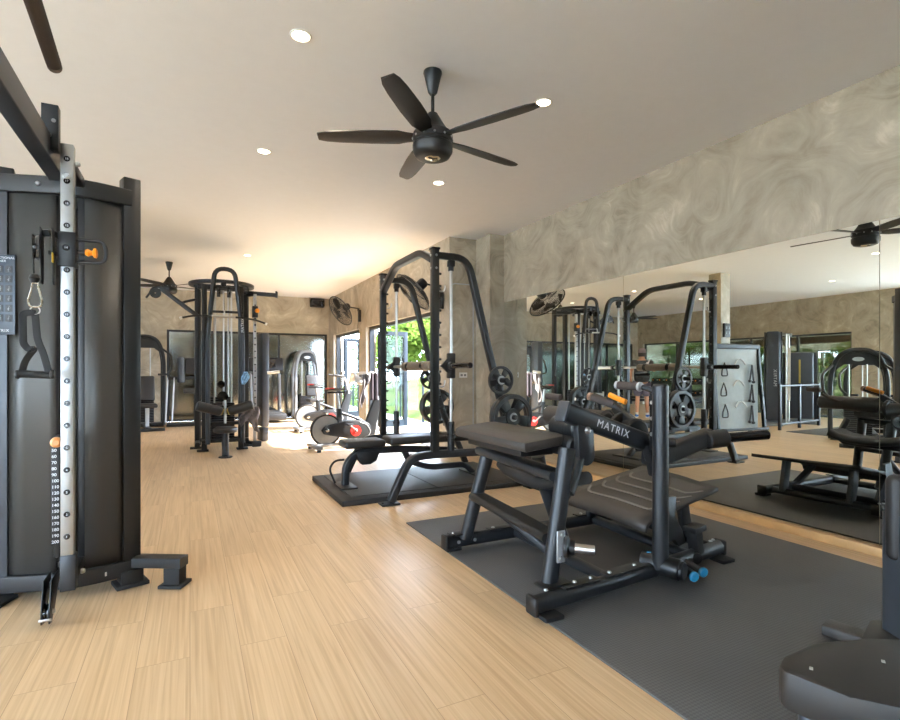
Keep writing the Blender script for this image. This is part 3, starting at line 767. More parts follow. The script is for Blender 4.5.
b = BM(); cyl(b, (2.92, 2.10, .79), (3.17, 1.98, .81), .030, ch=.004); hn = part('loading_horn', b, 'gloss_black', HM)
part('horn_cap', cyl(BM(), (3.168, 1.981, .81), (3.173, 1.979, .81), .02), 'brushed_steel', hn)
# upright post, pivot and hand grips
b = BM(); cyl(b, (2.37, 2.09, .09), (2.37, 2.09, 1.115), .044, n=28); lathe(b, [(0, .012), (.036, .012), (.044, 0)], (2.37, 2.09, 1.115)); post = part('upright_post', b, GP, HM)
b = BM(); box(b, (2.368, 2.135, .92), (.03, .04, .34), bev=.006); sl = part('adjust_strip', b, 'dark_plastic', post)
b = BM()
for k in range(3): bolt(b, (2.353, 2.135, 1.02 - k * .09), (-1, -.2, 0), .012)
part('bolts', b, 'brushed_steel', sl)
b = BM(); tube(b, [(2.37, 2.10, 1.05), (2.36, 2.14, 1.09), (2.33, 2.17, 1.105), (2.31, 2.22, 1.11)], .016, .05, 10); part('grip_tube', b, GP, HM)
b = BM(); cyl(b, (2.31, 2.19, 1.11), (2.29, 2.33, 1.115), .024, ch=.004); part('hand_grip', b, 'grip_rubber', HM)
b = BM(); cyl(b, (2.29, 2.325, 1.115), (2.287, 2.345, 1.115), .026, ch=.004); part('grip_collar', b, 'silver_paint', HM); b = BM(); cyl(b, (2.312, 2.175, 1.109), (2.31, 2.192, 1.11), .028, ch=.003); part('grip_collar', b, 'silver_paint', HM)
b = BM(); cyl(b, (2.35, 2.20, .105), (2.42, 1.99, .10), .058, ch=.006); part('pivot_drum', b, 'black_paint', HM)
b = BM(); cyl(b, (2.415, 1.998, .10), (2.425, 1.972, .10), .05, ch=.006); part('pivot_cap', b, 'dark_plastic', HM)
# roller over the hips, its carrier, second grip and orange release
b = BM(); cyl(b, (2.31, 2.44, .89), (2.31, 3.03, .89), .064, n=28, ch=.016); part('hip_roller', b, 'brown_vinyl', HM)
b = BM(); rtube(b, [(2.38, 2.24, .74), (2.40, 2.34, .88), (2.40, 2.47, .97)], .06, .04, .05, up=(1, 0, 0)); prism(b, [(.11 * math.cos(a), .085 * math.sin(a)) for a in [k * PI / 9 for k in range(18)]], frame((2.40, 2.40, .86), (1, 0, 0), (0, 0, 1)), .03, .004); part('roller_carrier', b, 'black_paint', HM)
b = BM(); cyl(b, (2.40, 2.28, .84), (2.44, 2.42, .84), .075, ch=.012); part('side_pad', b, 'dark_plastic', HM)
b = BM(); tube(b, [(2.40, 2.42, .96), (2.38, 2.50, .99)], .015, 0, 10); part('grip_tube', b, GP, HM)
b = BM(); cyl(b, (2.39, 2.47, .985), (2.345, 2.62, 1.03), .024, ch=.004); part('hand_grip', b, 'grip_rubber', HM)
b = BM(); cyl(b, (2.345, 2.618, 1.03), (2.337, 2.645, 1.036), .026, ch=.004); part('grip_collar', b, 'brown_grip', HM)
b = BM(); cyl(b, (2.38, 2.98, 1.01), (2.36, 3.12, 1.015), .024, ch=.004); tube(b, [(2.36, 2.98, .97), (2.38, 2.90, .93), (2.38, 2.80, .90)], .014, .04, 8); part('hand_grip', b, 'grip_rubber', HM)
b = BM(); rtube(b, [(2.45, 2.43, 1.005), (2.445, 2.50, 1.025), (2.44, 2.56, 1.045)], .028, .035, .03, up=(0, 0, 1), r=.012); part('release_lever', b, 'orange_plastic', HM)
# plate horn on the near leg
b = BM(); box(b, (1.672, 2.094, .315), (.05, .012, .16), bev=.004); bp = part('horn_mount', b, 'silver_paint', HM)
bolts([(1.678, 2.087, .375), (1.668, 2.087, .255)], (0, -1, 0), bp, .014)
b = BM(); lathe(b, [(0, 0), (.05, 0), (.054, .006), (.054, .02), (.04, .03), (.036, .055), (0, .055)], (1.685, 2.087, .315), (.72, -.69, 0)); part('horn_flange', b, 'dark_plastic', HM)
b = BM(); lathe(b, [(0, .0), (.023, .0), (.023, .118), (.020, .121), (.013, .121), (.013, .10), (0, .10)], (1.705, 2.065, .315), (.76, -.64, -.04)); part('storage_horn', b, 'steel', HM)
# foot platform: curved plate with ribs
b = BM()
prof = [(2.455, .225), (2.475, .272), (2.52, .30), (2.62, .325), (2.95, .375), (3.22, .415), (3.30, .43)]
rows = []
for (x, z) in prof:
    rows.append([(x + .03 * (1 - abs(q - .5) * 2) - (.17 * max(0, (x - 2.6) / .7)) * (1 - q), 2.29 + .80 * q, z - .03 * math.sin(PI * q) * 0) for q in [k / 8 for k in range(9)]])
vt = [[b.verts.new(p_) for p_ in rw] for rw in rows]
for A, B in zip(vt, vt[1:]):
    for q in range(8): b.faces.new((A[q], A[q + 1], B[q + 1], B[q])).smooth = True
fp = part('foot_platform', b, 'brown_vinyl', HM)
sd = fp.modifiers.new('thick', 'SOLIDIFY'); sd.thickness = .028; sd.offset = -1
def plate_z(x):
    for (x0_, z_0), (x1_, z_1) in zip(prof, prof[1:]):
        if x0_ <= x <= x1_: return z_0 + (z_1 - z_0) * (x - x0_) / (x1_ - x0_)
    return prof[-1][1]
for k, x in enumerate((2.60, 2.74, 2.88, 3.02)):
    pts = []
    for q in range(21):
        t_ = q / 20; y = 2.33 + .70 * t_
        xx = x - .14 * max(0, (x - 2.6) / .7) * (1 - t_) + .03 * (1 - abs((y - 2.29) / .80 - .5) * 2) + .10 * max(0, (t_ - .85) / .15) ** 2 + (.10 * max(0, (.12 - t_) / .12) ** 2)
        pts.append((xx, y, plate_z(min(3.3, xx - .03 * (1 - abs((y - 2.29) / .80 - .5) * 2) + .17 * max(0, (x - 2.6) / .7) * (1 - (y - 2.29) / .80))) + .002))
    part('grip_rib', sweep(BM(), pts, rrect(.02, .006, .002), up=(0, 0, 1)), 'stripe_grey', fp)
for y in (2.42, 2.95):
    b = BM(); rtube(b, [(2.94 + .1 * (y - 2.4), y, .36), (2.96 + .1 * (y - 2.4), y, .24), (3.0 + .1 * (y - 2.4), y, z0)], .045, .085, .06, up=(1, 0, 0)); part('platform_leg', b, GP, HM)
b = BM(); rtube(b, [(2.60, 2.93, .29), (2.68, 3.0, .16), (2.70, 3.04, .10)], .045, .07, .05, up=(1, 0, 0)); part('platform_strut', b, GP, HM)
b = BM(); prism(b, [(-.05, .18), (.04, .17), (.02, .04), (.10, -.05), (.14, -.14), (.06, -.15), (.02, -.09), (-.06, -.10), (-.10, -.14), (-.12, -.1)], frame((2.70, 2.30, .24), (1, .1, 0), (0, 0, 1)), .03, .006); part('platform_bracket', b, GP, HM)
# pedal-shaped catch and band pegs with blue caps
b = BM(); box(b, (2.76, 2.17, .165), (.055, .075, .15), rot=MX.Rotation(R(-8), 4, 'Y'), bev=.008); box(b, (2.75, 2.165, .245), (.10, .09, .035), rot=MX.Rotation(R(-8), 4, 'Y'), bev=.006); part('storage_catch', b, 'dark_plastic', HM)
bolts([(2.75, 2.17, z0 + .045), (2.95, 2.21, z0 + .045), (2.99, 2.22, z0 + .045)])
for p_, q in (((2.52, 2.12, .075), (2.48, 1.965, .07)), ((2.62, 2.14, .075), (2.58, 1.985, .07)), ((2.42, 2.22, .10), (2.36, 2.16, .135))):
    p_, q = V(p_), V(q); pg = part('band_peg', cyl(BM(), p_, q, .02), 'dark_plastic', HM)
    part('peg_cap', cyl(BM(), q - (q - p_).normalized() * .002, q + (q - p_).normalized() * .02, .028, ch=.006), 'blue_plastic', pg)

# ------------------------------------------------------------------ seated machine in the right front corner
r = thing('corner_machine', 'black seated machine cropped by the right front corner, with padded column', 'exercise machine', (1.9, .95, .011))
CM = r
b = BM(); prism(b, [(1.33, .79), (1.345, .815), (1.40, .835), (1.55, .84), (1.70, .78), (2.0, .62), (2.02, .25), (1.75, .18), (1.36, .66)], frame((0, 0, .40), (1, 0, 0), (0, 1, 0)), .10, .014); part('seat_cover', b, 'black_vinyl', r)
b = BM(); prism(b, [(1.36, .77), (1.42, .81), (1.55, .81), (1.95, .60), (1.96, .28), (1.75, .22), (1.39, .66)], frame((0, 0, .315), (1, 0, 0), (0, 1, 0)), .07, .012); part('seat_pan', b, 'slate_paint', r)
for x, y in ((1.40, .765), (1.60, .70)): part('stud', box(BM(), (x, y, .4505), (.014, .008, .003), .5, bev=.001), 'steel', r)
part('seat_post', rtube(BM(), [(1.80, .50, .30), (1.80, .50, .03)], .09, .09, up=(1, 0, 0)), 'slate_paint', r)
b = BM(); rtube(b, [(2.57, 1.34, .045), (2.62, 1.0, .045)], .10, .05, up=(0, 0, 1)); part('cross_foot', b, 'brown_vinyl', r)
b = BM(); rtube(b, [(1.80, .50, .05), (2.9, 1.18, .05)], .08, .05, up=(0, 0, 1)); part('base_frame', b, 'slate_paint', r)
b = BM(); prism(b, [(-.10, .10), (.13, .17), (.40, .05), (.34, -.20), (.0, -.22)], frame((2.57, 1.06, .085), (1, 0, 0), (0, 1, 0)), .02, .004); part('floor_plate', b, 'black_paint', r)
b = BM(); rtube(b, [(2.665, 1.105, .09), (2.665, 1.105, .60)], .12, .07, up=(.9, -.45, 0), r=.015); part('column', b, 'slate_paint', r)
b = BM(); box(b, (2.685, 1.095, .585), (.15, .07, .36), R(-26.5), bev=.034, seg=5); cp = part('column_pad', b, 'black_vinyl', r)
b = BM(); box(b, (2.705, 1.06, .585), (.085, .02, .32), R(-26.5), bev=.008); part('pad_face', b, 'slate_paint', cp)

# ------------------------------------------------------------------ near cable tower
r = thing('cable_tower', 'tall black cable tower in the left foreground with silver numbered rail and perforated covers', 'cable machine', (-.6, 3.5, 0))
CT = r
def arc_pts(z, off=0):
    P_ = [V((-1.12, 3.50 + off, z)), V((-.87, 3.42 + off, z)), V((-.66, 3.355 + off, z)), V((-.53, 3.33 + off, z)), V((-.42, 3.355 + off, z)), V((-.30, 3.41 + off, z))]
    return P_
part('corner_post', box(BM(), (-.303, 3.44, 1.145), (.085, .09, 2.27), R(20), bev=.006), 'black_paint', r)
part('corner_post', box(BM(), (-.90, 3.56, 1.145), (.11, .10, 2.27), R(8), bev=.006), 'graphite_paint', r)
for x in (-1.10,): part('rear_post', box(BM(), (x, 3.74, 1.145), (.08, .08, 2.27), bev=.006), 'black_paint', r)
for z, hgt, nm in ((2.165, .09, 'top_rail'), (.105, .085, 'bottom_rail')):
    b = BM(); rtube(b, arc_pts(z), .05, hgt, .08, up=(0, 0, 1), r=.008); part(nm, b, 'graphite_paint' if z < 1 else 'black_paint', r)
    b = BM(); rtube(b, [(-1.1, 3.74, z), (-.50, 3.60, z), (-.32, 3.47, z)], .045, hgt, up=(0, 0, 1), r=.008); part('rear_rail', b, 'black_paint', r)
def sheet(name, pl_, z0_, z1_, mat):
    b = BM(); A = [b.verts.new((p_.x, p_.y, z0_)) for p_ in pl_]; B = [b.verts.new((p_.x, p_.y, z1_)) for p_ in pl_]
    for k in range(len(pl_) - 1): b.faces.new((A[k], A[k + 1], B[k + 1], B[k])).smooth = True
    o = part(name, b, mat, CT); m_ = o.modifiers.new('thick', 'SOLIDIFY'); m_.thickness = .002; return o
pl_ = fillet(arc_pts(0), .08)
sheet('perforated_cover', [V((-.84, 3.412, 0)), V((-.76, 3.385, 0)), V((-.66, 3.355, 0)), V((-.625, 3.345, 0))], .15, 2.12, 'perforated_sheet')
sheet('perforated_cover', [V((-.50, 3.335, 0)), V((-.42, 3.355, 0)), V((-.36, 3.38, 0)), V((-.335, 3.395, 0))], .15, 2.12, 'perforated_sheet')
sheet('rear_cover', [V((-1.05, 3.735, 0)), V((-.50, 3.605, 0)), V((-.35, 3.50, 0))], .15, 2.12, 'perforated_sheet')
part('side_panel', box(BM(), (-.965, 3.447, 1.13), (.27, .02, 2.0), R(-17), bev=.003), 'slate_paint', r)
for x, y in ((-.785, 3.40), (-.455, 3.36)):
    part('guide_strip', box(BM(), (x, y + .02, 1.13), (.02, .02, 1.98), bev=.003), 'grey_paint', r)
# centre channel, weight stack with numbers
part('channel', box(BM(), (-.63, 3.395, 1.17), (.03, .07, 1.95), bev=.004), 'graphite_paint', r)
part('channel', box(BM(), (-.515, 3.40, 1.17), (.04, .07, 1.95), bev=.004), 'black_paint', r)
b = BM()
for k in range(18): box(b, (-.72, 3.53, .20 + k * .036), (.28, .09, .032), bev=.003)
stk = part('weight_stack', b, 'stack_steel', r)
for x in (-.80, -.64): part('guide_rod', cyl(BM(), (x, 3.53, .12), (x, 3.53, 2.12), .011), 'steel', r)
b = BM(); box(b, (-.612, 3.262, .575), (.034, .006, .52), bev=.002); ns = part('number_strip', b, 'dark_plastic', r)
part('strip_mount', box(BM(), (-.602, 3.30, .56), (.036, .07, .62), bev=.003), 'black_paint', r)
for k in range(16):
    text_part('number', str(50 + 10 * k), .021, frame((-.6275, 3.2585, .79 - k * .031), (1, 0, 0), (0, 0, 1)), 'white_print', ns, .0003, .0004, 1.0)
b = BM(); lathe(b, [(0, .03), (.014, .03), (.025, .02), (.027, .008), (.02, 0), (0, 0)], (-.603, 3.245, .84), (0, -1, 0)); part('selector_pin', b, 'amber_plastic', r, 'orange weight selector knob')
# silver rail with numbered holes
b = BM(); box(b, (-.525, 3.06, 1.30), (.052, .05, 1.97), bev=.004); rail = part('numbered_rail', b, 'brushed_steel', r)
for k in range(18):
    z = .41 + k * .106
    if 1.69 < z < 1.88: continue
    part('hole_plug', lathe(BM(), [(0, .0), (.0135, .0), (.0135, .0016), (0, .0016)], (-.525, 3.034, z), (0, -1, 0), 16), 'gloss_black', rail)
    text_part('number', str(k + 1), .014, frame((-.5255, 3.0322, z - .005), (1, 0, 0), (0, 0, 1)), 'white_print', rail, .0002, 0, 1, align='CENTER')
b = BM(); box(b, (-.522, 3.06, .235), (.062, .06, .17), bev=.003); part('rail_foot', b, 'graphite_paint', r)
for z in (.20, 2.19): part('rail_bracket', box(BM(), (-.522, 3.195, z), (.05, .24, .05), bev=.004), 'black_paint', r)
b = BM(); bolt(b, (-.488, 3.15, .20), (1, 0, 0), .013, .02); bolt(b, (-.495, 3.06, 2.20), (1, 0, 0), .012, .02); bolt(b, (-.525, 3.03, 2.13), (0, -1, 0), .017)
for x in (-.70, -.62, -.44): bolt(b, (x, 3.345 if x > -.5 else 3.34, 2.165), (0, -1, 0), .012)
part('bolts', b, 'brushed_steel', r)
# carriage: block, loop handle, orange plunger, pulley arm
b = BM(); box(b, (-.523, 3.055, 1.78), (.072, .075, .165), bev=.006); car = part('carriage', b, 'dark_plastic', r)
part('number_window', lathe(BM(), [(0, 0), (.015, 0), (.015, .002), (0, .002)], (-.525, 3.017, 1.785), (0, -1, 0), 18), 'gloss_black', car)
text_part('number', '14', .015, frame((-.525, 3.0145, 1.78), (1, 0, 0), (0, 0, 1)), 'white_print', car, .0002, 0, 1, align='CENTER')
b = BM(); tube(b, [(-.49, 3.05, 1.835), (-.38, 3.05, 1.835), (-.368, 3.05, 1.79), (-.375, 3.05, 1.73), (-.49, 3.05, 1.725)], .009, .03, 10); part('loop_handle', b, 'black_paint', car)
b = BM(); cyl(b, (-.49, 3.05, 1.775), (-.445, 3.05, 1.775), .011); part('plunger', b, 'black_paint', car)
b = BM(); lathe(b, [(0, 0), (.014, 0), (.02, .012), (.012, .025), (.012, .03), (.024, .035), (.026, .045), (.018, .05), (0, .05)], (-.455, 3.05, 1.775), (1, 0, 0), 6); part('plunger_knob', b, 'orange_plastic', car)
b = BM(); rtube(b, [(-.55, 3.05, 1.84), (-.595, 3.02, 1.85), (-.60, 3.0, 1.84)], .03, .03, .03); part('pulley_arm', b, 'black_paint', car); b = BM(); rtube(b, [(-.55, 3.05, 1.755), (-.59, 3.02, 1.755)], .02, .02)
part('pulley_arm', b, 'black_paint', car)
for dx_ in (-.022, .022):
    b = BM(); prism(b, [(-.02, .09), (.03, .08), (.045, .0), (.045, -.14), (.03, -.17), (.0, -.16), (-.02, -.05)], frame((-.595 + dx_, 3.0, 1.775), (0, 1, 0), (0, 0, 1)), .006, .002); part('pulley_plate', b, 'black_paint', car)
b = BM(); lathe(b, [(.01, -.012), (.06, -.012), (.052, 0), (.06, .012), (.01, .012), (.01, -.012)], (-.635, 2.99, 1.77), (1, .2, 0), 30); part('pulley_wheel', b, 'gloss_black', car)
part('warning_label', box(BM(), (-.569, 2.978, 1.725), (.003, .024, .045), bev=.0), 'yellow_plastic', car)
# cable
b = BM(); tube(b, [(-.635, 2.94, 1.77), (-.63, 2.925, 1.68), (-.625, 2.92, 1.62)], .003, .03, 6); part('cable', b, 'gloss_black', car)
b = BM(); lathe(b, [(0, -.022), (.014, -.018), (.022, 0), (.014, .018), (0, .022)], (-.625, 2.92, 1.615)); part('cable_stop', b, 'dark_plastic', car)
# lower pulley
for x in (-.615, -.585):
    b = BM(); prism(b, [(-.05, .16), (.09, .16), (.10, .10), (.0, -.0), (-.05, -.04), (-.09, -.03), (-.09, .03)], frame((x, 3.08, .055), (0, 1, 0), (0, 0, 1)), .006, .002); part('pulley_plate', b, 'graphite_paint', r)
b = BM(); lathe(b, [(.008, -.01), (.045, -.01), (.038, 0), (.045, .01), (.008, .01), (.008, -.01)], (-.60, 3.03, .065), (1, 0, 0), 24); part('pulley_wheel', b, 'gloss_black', r)
b = BM(); bolt(b, (-.582, 3.04, .065), (1, 0, 0), .012, .012); box(b, (-.60, 2.99, .045), (.05, .006, .012), bev=.001); part('bolts', b, 'steel', r)
b = BM(); rtube(b, [(-.60, 3.12, .16), (-.60, 3.33, .16)], .025, .03); part('pulley_bracket', b, 'black_paint', r)
# feet
part('foot_plate', box(BM(), (-.30, 3.42, .012), (.16, .14, .02), R(18), bev=.004), 'rubber', r)
part('foot_block', box(BM(), (-.30, 3.42, .055), (.11, .10, .07), R(18), bev=.004), 'black_paint', r)
part('foot_plate', box(BM(), (-.92, 3.45, .012), (.18, .14, .02), R(-18), bev=.004), 'rubber', r)
b = BM(); rtube(b, [(-.27, 3.40, .135), (-.03, 3.265, .135)], .085, .055, up=(0, 0, 1), r=.006); part('floor_beam', b, 'graphite_paint', r)
b = BM(); box(b, (-.075, 3.29, .06), (.09, .08, .10), R(-28), bev=.006); box(b, (-.075, 3.29, .011), (.13, .12, .018), R(-28), bev=.004); part('beam_foot', b, 'rubber', r)
part('serial_label', box(BM(), (-.385, 3.347, .105), (.055, .003, .022), R(24), bev=0), 'white_plastic', r)
# instruction placard: a grid of little pictures
b = BM(); box(b, (-.905, 3.410, 1.59), (.22, .006, .41), R(-17), bev=.004); pc = part('placard', b, 'placard_blue', r)
b = BM(); ux = V((math.cos(R(-17)), math.sin(R(-17)), 0))
for row in range(6):
    for c_ in range(5):
        cc = V((-.905, 3.4055, 1.72 - row * .050)) + ux * (-.085 + c_ * .0415)
        box(b, cc, (.030, .002, .036), R(-17), bev=0)
part('exercise_pictures', b, 'dark_plastic', pc)
b = BM()
for row in range(6):
    for c_ in range(5):
        cc = V((-.905, 3.404, 1.72 - row * .050)) + ux * (-.085 + c_ * .0415)
        cyl(b, cc + V((0, 0, -.012)), cc + V((.003, 0, .006)), .0035, n=6); cyl(b, cc + V((-.006, 0, -.004)), cc + V((.008, 0, .002)), .002, n=6); lathe(b, [(0, -.004), (.004, 0), (0, .004)], cc + V((.003, 0, .011)), n=8)
part('picture_figures', b, 'dim_print', pc)
text_part('lettering', 'MATRIX', .02, frame(V((-.905, 3.405, 1.40)) + ux * -.0, ux, (0, 0, 1)), 'white_print', pc, .0004, 0, 1.2)
text_part('lettering', 'FUNCTIONAL\nTRAINER', .016, frame(V((-.905, 3.405, 1.772)) + ux * -.0, ux, (0, 0, 1)), 'white_print', pc, .0004, 0, 1.1)
# overhead beam and chin-up grip
b = BM(); rtube(b, [(-.615, 3.36, 2.245), (-.615, 2.75, 2.245), (-.62, -1.0, 2.30)], .075, .115, up=(0, 0, 1), r=.006); ob = part('overhead_beam', b, 'graphite_paint', r)
b = BM(); box(b, (-.58, 3.0, 2.33), (.065, .05, .21), bev=.003); part('beam_bracket', b, 'graphite_paint', ob)
b = BM()
for x, z in ((-.565, 2.36), (-.58, 2.29)): bolt(b, (x, 2.975, z), (0, -1, 0), .009)
part('bolts', b, 'brushed_steel', ob)
b = BM(); tube(b, [(-.62, 1.2, 2.28), (-.40, 1.2, 2.30), (-.405, 1.7, 2.30), (-.437, 2.30, 2.30)], .019, .08, 12); gb = part('chin_up_bar', b, 'black_paint', r)
part('foam_grip', cyl(BM(), (-.412, 1.83, 2.30), (-.4365, 2.30, 2.30), .0235, ch=.004), 'grip_rubber', gb)
part('grip_end', cyl(BM(), (-.4365, 2.30, 2.30), (-.438, 2.325, 2.30), .023, ch=.003), 'grey_cloth', gb)
# the other upright frame that carries the beam, behind the camera on the left
b = BM(); box(b, (-.62, -1.02, 1.2), (.10, .10, 2.38), bev=.006); box(b, (-.62, -1.02, .012), (.5, .3, .022), bev=.004); part('rear_frame', b, 'black_paint', r)

# handle hanging from the carriage
r = thing('cable_stirrup', 'black webbing stirrup handle hanging by a chrome carabiner from the near cable tower', 'cable attachment', (-.625, 2.92, 1.6))
b = BM(); o_ = V((-.622, 2.92, 0))
tube(b, [o_ + V(p_) for p_ in ((.010, 0, 1.595), (.012, 0, 1.57), (.026, 0, 1.515), (.021, 0, 1.492), (0, 0, 1.485), (-.021, 0, 1.492), (-.026, 0, 1.515), (-.012, 0, 1.57), (-.010, 0, 1.595))], .0045, .02, 8, closed=True, up=(0, 1, 0)); part('carabiner', b, 'chrome', r)
b = BM(); tube(b, [o_ + V((.018 * math.cos(a), 0, 1.472 + .018 * math.sin(a))) for a in [k * PI / 7 for k in range(14)]], .003, 0, 6, True); part('ring', b, 'steel', r)
def strap(pts, w=.028): b = BM(); sweep(b, fillet([o_ + V(p_) for p_ in pts], .03), rrect(w, .005, .002), up=(0, 1, 0)); part('strap', b, 'dark_fabric' if 0 else 'rubber', r)
strap([(.0, 0, 1.458), (.008, 0, 1.34), (.03, 0, 1.28), (.05, 0, 1.19)])
strap([(.0, 0, 1.458), (-.012, -.006, 1.462), (-.042, -.008, 1.455), (-.040, -.01, 1.32), (-.02, -.01, 1.295), (.0, -.008, 1.30), (-.035, 0, 1.25), (-.048, 0, 1.19)])
b = BM(); cyl(b, o_ + V((-.06, 0, 1.188)), o_ + V((.06, .01, 1.180)), .0165, ch=.003); part('grip', b, 'rubber', r)
for x in (-.063, .063):
    b = BM(); cyl(b, o_ + V((x - .008, 0, 1.185)), o_ + V((x + .008, 0, 1.185)), .021, ch=.004); part('grip_end', b, 'dark_plastic', r)

# ------------------------------------------------------------------ multi-station cable tower in the middle distance
r = thing('multi_station', 'tall black multi-station cable tower with arched mast standing on the wood floor', 'cable machine', (.46, 8.9, 0))
MS = r
for x, y in ((.10, 8.95), (.19, 8.60), (.70, 8.60), (.80, 8.88), (.12, 9.25), (.80, 9.25)):
    part('post', box(BM(), (x, y, 1.255), (.075, .085, 2.49), bev=.008), 'black_paint', r)
b = BM(); lathe(b, [(.36, 2.52), (.47, 2.52), (.475, 2.525), (.475, 2.56), (.47, 2.565), (.36, 2.565), (.35, 2.56), (.35, 2.525), (.36, 2.52)], (.45, 8.92, 0), n=36); part('top_ring', b, 'black_paint', r)
b = BM(); rtube(b, [(.1, 8.6, 2.46), (.8, 8.6, 2.46)], .07, .07, up=(0, 0, 1)); rtube(b, [(.45, 8.45, 2.50), (.45, 9.35, 2.50)], .07, .07, up=(0, 0, 1)); rtube(b, [(.05, 8.92, 2.52), (.85, 8.92, 2.52)], .07, .06, up=(0, 0, 1)); part('top_frame', b, 'black_paint', r)
b = BM(); tube(b, [(.235, 8.43, .12), (.235, 8.43, 1.75), (.33, 8.43, 2.72), (.60, 8.43, 2.72), (.71, 8.43, 1.75), (.71, 8.43, .12)], .034, .22, 14, up=(0, 1, 0)); part('arched_mast', b, 'graphite_paint', r)
for p_, q, w_ in (((.29, 8.43, 2.44), (.66, 8.43, 2.44), .04), ((.24, 8.43, 2.08), (.71, 8.43, 2.08), .035), ((.2, 8.45, .42), (.75, 8.45, .42), .05), ((.15, 8.47, .16), (.80, 8.47, .16), .05),
                 ((.1, 9.2, .10), (.82, 9.2, .1), .06), ((.1, 8.6, .1), (.1, 9.25, .1), .06), ((.8, 8.6, .1), (.8, 9.25, .1), .06)):
    part('cross_bar', rtube(BM(), [p_, q], w_, w_), 'black_paint', r)
for x in (.38, .52):
    b = BM(); lathe(b, [(.01, -.015), (.055, -.015), (.048, 0), (.055, .015), (.01, .015), (.01, -.015)], (x, 8.42, 2.40), (1, 0, 0), 20); part('pulley', b, 'gloss_black', r)
    b = BM(); rtube(b, [(x, 8.44, 2.48), (x, 8.44, 2.30)], .05, .03, up=(0, 1, 0)); part('pulley_bracket', b, 'black_paint', r)
for x in (.33, .57, .46): part('guide_rod', cyl(BM(), (x, 8.66, .12), (x, 8.66, 2.45), .012), 'steel', r)
for x in (.36, .55): part('guide_rod', cyl(BM(), (x, 9.05, .12), (x, 9.05, 2.45), .012), 'steel', r)
b = BM()
for k in range(16): box(b, (.45, 8.66, .16 + k * .036), (.32, .12, .032), bev=.003)
part('weight_stack', b, 'stack_steel', r)
b = BM()
for k in range(18): box(b, (.45, 9.05, .16 + k * .036), (.34, .12, .032), bev=.003)
part('weight_stack', b, 'stack_steel', r)
b = BM(); lathe(b, [(0, 0), (.07, 0), (.075, .01), (.075, .03), (0, .035)], (.44, 8.56, .82), (0, -1, 0)); lathe(b, [(0, 0), (.055, 0), (.055, .03), (0, .035)], (.42, 8.56, 1.0), (0, -1, 0)); part('cable_wheels', b, 'gloss_black', r)
b = BM(); tube(b, [(.45, 8.40, 2.40), (.45, 8.30, 2.0)], .004, 0, 6); tube(b, [(.52, 8.40, 2.38), (.52, 8.56, .8)], .003, 0, 6); part('cable', b, 'dark_plastic', r)
text_part('lettering', 'MATRIX', .055, frame((.725, 8.392, 1.78), (0, 0, 1), (-1, 0, 0)) @ MX.Identity(4), 'white_print', r, .0006, 0, 1.1, label='pale letters down the mast')
# seat, column and thigh rollers
b = BM(); lathe(b, [(0, -.04), (.12, -.04), (.15, -.03), (.16, 0), (.15, .025), (.12, .04), (0, .042)], (.44, 7.85, .385), n=32); part('round_seat', b, 'black_vinyl', r)
b = BM(); cyl(b, (.44, 7.85, .02), (.44, 7.85, .36), .045); cyl(b, (.44, 7.85, .0), (.44, 7.85, .015), .09); part('seat_column', b, 'graphite_paint', r)
b = BM(); rtube(b, [(.44, 7.9, .10), (.45, 8.45, .12)], .06, .06); part('seat_beam', b, 'graphite_paint', r)
b = BM(); cyl(b, (.45, 8.10, .45), (.45, 8.10, .78), .017); rtube(b, [(.45, 8.10, .72), (.45, 8.43, .72)], .04, .05); part('roller_stem', b, 'brushed_steel', r)
for s in (-1, 1):
    b = BM(); cyl(b, (.45 + s * .05, 8.08, .62), (.45 + s * .37, 8.02, .72), .068, ch=.014); part('thigh_roller', b, 'black_vinyl', r)
    b = BM(); cyl(b, (.45 + s * .035, 8.083, .615), (.45 + s * .05, 8.08, .62), .05, ch=.004); part('roller_cap', b, 'yellow_print', r)
# side arms
b = BM(); rtube(b, [(.10, 8.9, 2.05), (-.40, 8.9, 2.44)], .06, .09, up=(0, 1, 0), r=.012); tube(b, [(.08, 8.9, 2.3), (-.06, 8.9, 2.26), (-.12, 8.9, 2.23)], .02, .04, 8); la = part('swing_arm', b, 'graphite_paint', r)
b = BM(); lathe(b, [(.01, -.018), (.075, -.018), (.066, 0), (.075, .018), (.01, .018), (.01, -.018)], (-.46, 8.87, 2.36), (0, 1, 0), 26); part('pulley', b, 'gloss_black', la)
b = BM(); tube(b, [(-.38, 8.9, 2.46), (-.50, 8.88, 2.44), (-.54, 8.87, 2.34), (-.58, 8.87, 2.28)], .015, .04, 8); part('pulley_fork', b, 'black_paint', la)
b = BM(); rtube(b, [(.75, 8.82, 2.44), (1.24, 8.68, 2.41)], .09, .06, up=(0, 0, 1), r=.01); box(b, (1.24, 8.68, 2.42), (.03, .10, .10), R(-16), bev=.006); part('overhead_arm', b, 'black_paint', r)
b = BM(); box(b, (.885, 8.42, 1.22), (.045, .045, 2.30), bev=.004); sr = part('adjustment_rail', b, 'silver_paint', r)
for k in range(20): part('hole_plug', cyl(BM(), (.885, 8.396, .3 + k * .1), (.885, 8.3945, .3 + k * .1), .011, n=12), 'gloss_black', sr)
for z in (2.37, .10): part('rail_bracket', rtube(BM(), [(.885, 8.42, z), (.80, 8.6, z)], .05, .05), 'black_paint', r)
b = BM(); box(b, (.885, 8.41, 2.10), (.08, .08, .17), bev=.008); cr = part('carriage', b, 'dark_plastic', r)
b = BM(); lathe(b, [(0, 0), (.03, .01), (.034, .04), (0, .05)], (.90, 8.36, 2.11), (.3, -1, 0), 12); part('plunger_knob', b, 'orange_plastic', cr)
